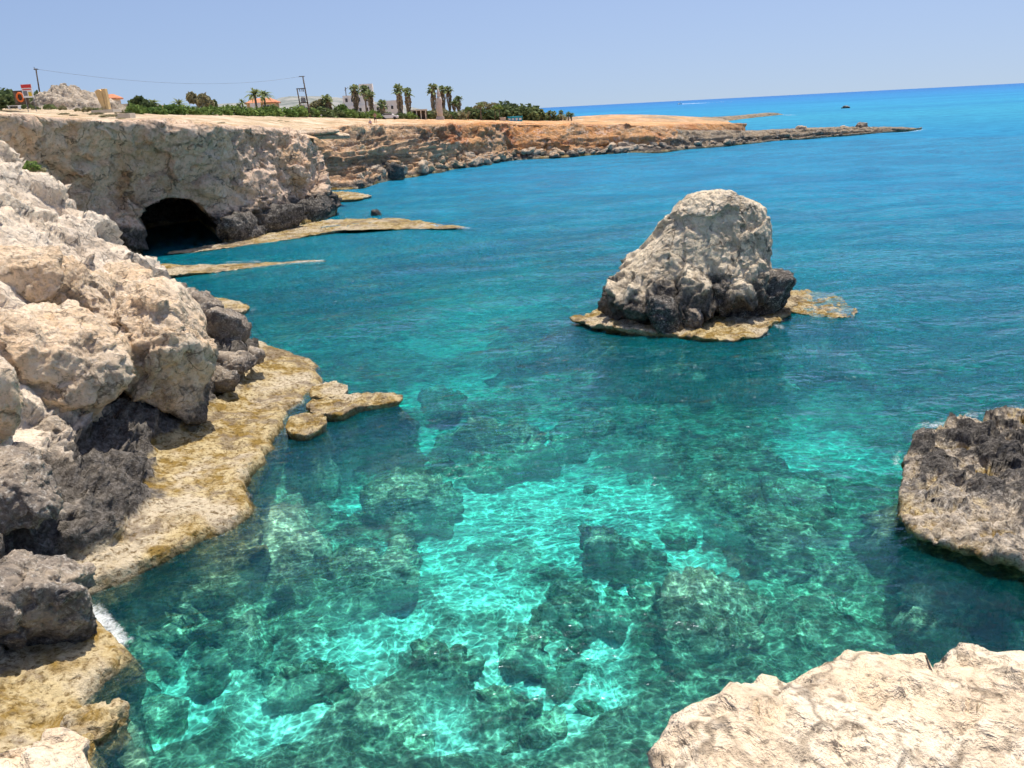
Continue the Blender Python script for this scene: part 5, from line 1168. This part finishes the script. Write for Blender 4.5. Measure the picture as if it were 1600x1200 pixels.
for px, py, y, sz, mt, lab, sd in [
    (612, 268, 130, (1.7, 1.3, 1.35), M_black, 'black round boulder at the water edge of the cove', 301),
    (566, 272, 126, (1.3, 1.1, 1.1), M_boulder_dark, 'dark grey boulder left of the black one in the cove', 302),
    (540, 270, 124, (1.5, 1.2, .9), M_talus, 'tan boulder tucked beside the cape in the cove', 303),
    (655, 264, 138, (2.6, 1.6, 1.5), M_talus, 'long pale grey boulder mass right of the black cove boulder', 304),
    (708, 232, 154, (1.9, 1.5, 1.6), M_talus_warm, 'largest cream block of the rockfall under the orange cliff', 305),
    (690, 240, 150, (1.4, 1.1, 1.1), M_talus_warm, 'angular cream block left of the largest one in the rockfall', 306),
    (660, 238, 144, (1.9, 1.3, 1.2), M_talus_warm, 'smooth orange-cream block at the left end of the rockfall', 307),
    (838, 230, 172, (2.0, 1.5, 1.5), M_talus, 'large tan block with shaded front under the red cliff', 308),
    (860, 235, 170, (.9, .8, .9), M_talus, 'squarish grey block right of the large tan block', 309),
    (893, 241, 168, (1.3, 1.0, .8), M_boulder_dark, 'dark wedge-shaped block at the waterline below the red cliff', 310),
    (985, 226, 172, (2.2, 1.3, 1.2), M_talus, 'big arched tan block at the right end of the red cliff', 311),
    (955, 229, 172, (1.8, 1.0, .7), M_talus, 'long flat-topped block left of the arched one', 312),
    (587, 337, 84, (.55, .5, .75), M_boulder_dark, 'small upright dark rock standing on the cape ledge', 313)]:
    tag(boulder('boulder', PY(px, py, y), sz, sd, 4, mt, (.2, .1, sd), sharp=16), lab, 'boulder', 'blocks fallen below the far cliffs' if sd < 313 else None)
for px, py, y, sz, rz_, sd, lab in [(372, 360, 70.5, (2.6, 1.3, 1.5), 1.05, 701, 'black rock hump directly right of the cave mouth'), (425, 345, 75.5, (3.4, 1.3, 1.7), 1.0, 702, 'long black rock mass at the foot of the cape wall'), (488, 330, 82.5, (3.2, 1.2, 1.5), 1.05, 703, 'black rock mass at the outer foot of the cape')]:
    tag(boulder('boulder', PY(px, py, y), sz, sd, 5, M_black, (.05, .1, rz_), sharp=8.0), lab, 'boulder', 'black rocks at the foot of the cape')
# thin layered slabs lying on the cape and in the cove
for px, py, y, sz, lab in [(470, 206.5, 96, (4.2, 2.2, .35), 'upper flat overhanging slab on top of the cape'), (505, 211.5, 97, (3.0, 1.8, .3), 'lower flat overhanging slab at the right end of the cape'), (590, 245, 133, (3.2, 1.6, .35), 'uppermost yellow layered slab in the cove wall'), (592, 252, 132, (3.6, 1.7, .35), 'second yellow layered slab in the cove wall'), (592, 259, 131, (3.4, 1.7, .35), 'lowest yellow layered slab in the cove wall'), (630, 247, 138, (3.4, 1.6, .35), 'right pale layered slab in the cove wall'), (636, 255, 137, (3.6, 1.6, .35), 'lower right pale layered slab in the cove wall')]:
    tag(boulder('rock_slab', PY(px, py, y), sz, int(px + py), 4, M_farpale if px > 550 else M_boulder_high, (.05, .06, .3), amp=.35), lab, 'rock slab', 'thin layered slabs of the cape and cove')

# ================================================================== SUBMERGED BOULDERS
SUBG = 'weed-covered boulders under the clear water'
subs = [ # px, py (seen through the water), size in photo px, height factor, label
 (430, 930, 150, .55, 'huge submerged boulder with a dark underside below the algae shelf'),
 (560, 915, 85, .5, 'submerged boulder right of the huge one near the shelf'),
 (695, 1040, 48, .75, 'lone angular submerged boulder on bright sand in the lower middle'),
 (885, 960, 48, .7, 'dark round submerged boulder right of the bright sand strip'),
 (1130, 1020, 95, .55, 'largest dark submerged boulder just above the pale foreground ledge'),
 (1200, 860, 75, .5, 'pale-topped submerged boulder below the right islet'),
 (980, 870, 62, .55, 'submerged boulder with pale top beside the bright sand patch'),
 (1000, 950, 55, .5, 'flat submerged boulder between the dark round and the largest one'),
 (770, 720, 90, .45, 'broad reef boulder left of the brightest sand patch'),
 (640, 800, 70, .5, 'dark reef boulder in the middle left water'),
 (1130, 800, 60, .5, 'submerged boulder in the middle right water'),
 (480, 740, 45, .5, 'submerged pale boulder just off the shelf bend'),
 (1040, 730, 60, .5, 'submerged boulder under the sand patch before the sea stack'),
 (1310, 930, 60, .5, 'submerged boulder in the dark water left of the islet shade'),
 (590, 690, 55, .5, 'submerged boulder right of the long tan rock islet'),
 (1240, 780, 60, .5, 'submerged boulder between the right islet and the middle'),
 (1080, 930, 45, .6, 'submerged boulder above the largest dark one'),
 (1260, 1000, 55, .5, 'submerged boulder close above the foreground ledge notch'),
 (820, 1010, 40, .6, 'submerged boulder between the lone angular and the dark round one'),
 (800, 1110, 55, .55, 'submerged boulder near the bottom middle of the picture'),
 (600, 1140, 60, .5, 'submerged boulder near the bottom left middle'),
 (470, 1060, 50, .5, 'submerged boulder below the huge one near the shelf'),
 (330, 1030, 55, .5, 'submerged boulder beside the lower left shelf'),
 (920, 690, 50, .5, 'submerged boulder right of the brightest sand patch'),
 (700, 640, 55, .45, 'submerged boulder in the upper middle water'),
 (1180, 720, 55, .45, 'submerged boulder in the upper right water'),
 (880, 1040, 32, .6, 'small submerged boulder below the dark round one')]
for i, (px, py, r, hf, lab) in enumerate(subs):
    p = PZ(px, py, -2.5); zb = float(bed_z(np.array(p[0]), np.array(p[1]))); p = PZ(px, py, zb + .4); s_ = r * np.linalg.norm(p - np.array([0, 0, 10])) / 1209
    tag(boulder('submerged_boulder', (p[0], p[1], zb + .15 * s_ * hf), (s_, s_ * 1.1, max(.35, min(s_ * hf * 1.4, 1.5))), 400 + i, 5, M_under, (.1, .1, i * 1.3), sharp=5.0, amp=1.9), lab, 'boulder', SUBG)
UM = []
for i in range(4):
    v, f = boulder_mesh((1, .9, .6), 500 + i, 3, facets=8, amp=1.9, sharp=5.0, pits=.6); UM.append(mesh_only(obj('submerged_stone', v, f, M_under, None, True)))
ug = np.random.default_rng(9); placed = 0
while placed < 40:
    px = ug.uniform(190, 1420); py = ug.uniform(620, 1190)
    p = PZ(px, py, -3.0); x_, y_ = p[0], p[1]
    if x_ < -6.0 or x_ > 9.5 + .2 * (y_ - 16) or y_ < 9.5: continue
    sw_ = float(sand_w(np.array([[x_]]), np.array([[y_]]))[0, 0]) if False else 0.0
    zb = float(bed_z(np.array(x_), np.array(y_))); s_ = ug.uniform(.2, .6)
    inst('submerged_stone', UM[int(ug.integers(4))], (x_, y_, zb + .05 + s_ * .05), (s_, s_ * ug.uniform(.7, 1.1), s_ * ug.uniform(.5, 1)), ug.uniform(0, 6.28), 'small weedy stone lying on the sea bed', 'stone', 'small stones on the sea bed'); placed += 1

# ================================================================== FOAM
def foam_mat():
    m, t, out = new_mat('sea_foam'); N = NB(t); pos = N.n('ShaderNodeNewGeometry').outputs['Position']
    e = N.n('ShaderNodeAttribute', _attribute_name='thick').outputs['Fac']
    n = N.noise(pos, 7.0, 6, .8, 1.2); n2 = N.noise(pos, 1.3, 3, .6)
    a = N.rng(N.math('ADD', N.math('ADD', n, N.math('MULTIPLY', n2, .5)), N.math('MULTIPLY', e, .42)), 1.03, 1.40, 0.0, 0.8)
    d = N.n('ShaderNodeBsdfDiffuse', Color=(.86, .90, .92)); tr = N.n('ShaderNodeBsdfTransparent')
    mx = N.n('ShaderNodeMixShader'); t.links.new(a, mx.inputs[0]); t.links.new(tr.outputs[0], mx.inputs[1]); t.links.new(d.outputs[0], mx.inputs[2]); t.links.new(mx.outputs[0], out.inputs[0]); return m
M_foam = foam_mat()
def foam(pts, width, z, lab, thick=1.0, n=60, m=14):
    C = np.array([PZ(a, b, z) for a, b in pts]); C = crom(C, [max(3, n // (len(C) - 1))] * (len(C) - 1))
    tgt = np.gradient(C, axis=0); nr = np.stack([-tgt[:, 1], tgt[:, 0], 0 * tgt[:, 0]], -1); nr /= np.linalg.norm(nr, axis=1)[:, None] + 1e-9
    v_ = np.linspace(-1, 1, m); P = C[:, None] + nr[:, None] * v_[None, :, None] * width
    u_ = np.linspace(0, 1, len(C)); th = (1 - v_[None] ** 2) * np.minimum(1, 6 * np.minimum(u_, 1 - u_))[:, None]
    P[..., 2] = z + .07 * th * (0.5 + fbm(P, 2.5, 3))
    o = grid_obj('sea_foam', P, M_foam); tag(o, lab, 'foam', None, 'stuff')
    at = o.data.attributes.new('thick', 'FLOAT', 'POINT'); at.data.foreach_set('value', (th * thick).ravel().astype(np.float32))
foam([(138, 938), (150, 958), (166, 982), (184, 1000), (206, 1014)], .34, .10, 'white wave foam breaking on the lower left shelf', 1.15, 80)
foam([(402, 745), (388, 768), (398, 790)], .25, .08, 'thin foam in the bend of the algae shelf', .5)
foam([(452, 668), (432, 700), (440, 730)], .35, .08, 'thin foam washing the shelf below the oval islet', .5)
foam([(1218, 468), (1222, 486), (1215, 505), (1222, 520)], .5, .14, 'white foam at the right side of the sea stack shelf', .75)
foam([(1100, 528), (1140, 530), (1185, 527), (1215, 516)], .28, .10, 'foam line along the front of the sea stack shelf', .75)
foam([(1235, 484), (1270, 480), (1310, 486), (1338, 492)], .9, .26, 'foam washing over the low slab right of the sea stack', .6)
foam([(880, 503), (900, 505), (930, 512)], .3, .08, 'faint foam at the left tip of the sea stack shelf', .4)
foam([(1410, 700), (1440, 672), (1480, 660), (1540, 646), (1610, 634), (1680, 630)], .5, .14, 'white surf on the seaward side of the right islet', .7, 90)
foam([(1405, 745), (1400, 720), (1412, 694)], .22, .08, 'thin foam at the left end of the right islet', .6)
foam([(660, 349), (700, 355), (745, 357)], 1.2, .12, 'white foam on the tip of the cape ledge', .85)
foam([(345, 410), (380, 409), (420, 410)], .8, .12, 'foam on the inner ledge before the cave', .7)
foam([(455, 410), (490, 408), (512, 407)], .6, .12, 'foam on the outer tip of the inner ledge', .9)
foam([(390, 470), (398, 482), (385, 492)], .4, .08, 'thin foam beside the small shelf behind the dark boulder', .5)
foam([(1400, 208), (1430, 205), (1446, 201)], 1.6, .15, 'white surf at the tip of the low rocky point', .8)
foam([(1224, 179.6), (1235, 179.8), (1246, 179.6)], 3.5, .2, 'white surf at the tip of the second far point', .9)
foam([(150, 940), (200, 908), (262, 882), (330, 848), (400, 806)], .22, .07, 'thin lacy foam along the outer edge of the lower algae shelf', .42, 120)
foam([(470, 642), (505, 606), (502, 580), (458, 548)], .25, .07, 'thin lacy foam around the far tip of the algae shelf', .42, 100)
foam([(488, 650), (540, 648), (600, 634), (626, 622)], .22, .07, 'thin foam along the long tan islet', .42, 80)
foam([(160, 1078), (205, 1040), (212, 1022)], .18, .07, 'thin foam at the bottom left shelf corner', .5, 60)
# tide pools of stranded foam are left to the rock itself
for i, (px, py, y, sz, lab) in enumerate([(1255, 202.5, 196, (1.6, 1.2, .8), 'pale block lying on the low rocky point, left of two'), (1318, 200.5, 199, (1.5, 1.1, .7), 'pale block lying on the low rocky point, right of two'), (1344, 199, 200, (1.6, 1.2, 1.1), 'dark upright rock near the outer end of the low point'), (1321, 176.5, 520, (2.6, 1.6, 1.2), 'dark rock awash alone far out in the open water')]):
    c_ = PY(px, py, y)
    if i == 3: c_[2] = .3
    tag(boulder('boulder', c_, sz, 600 + i, 4, M_talus if i < 2 else M_boulder_dark, (.1, .1, i), sharp=16), lab, 'boulder')
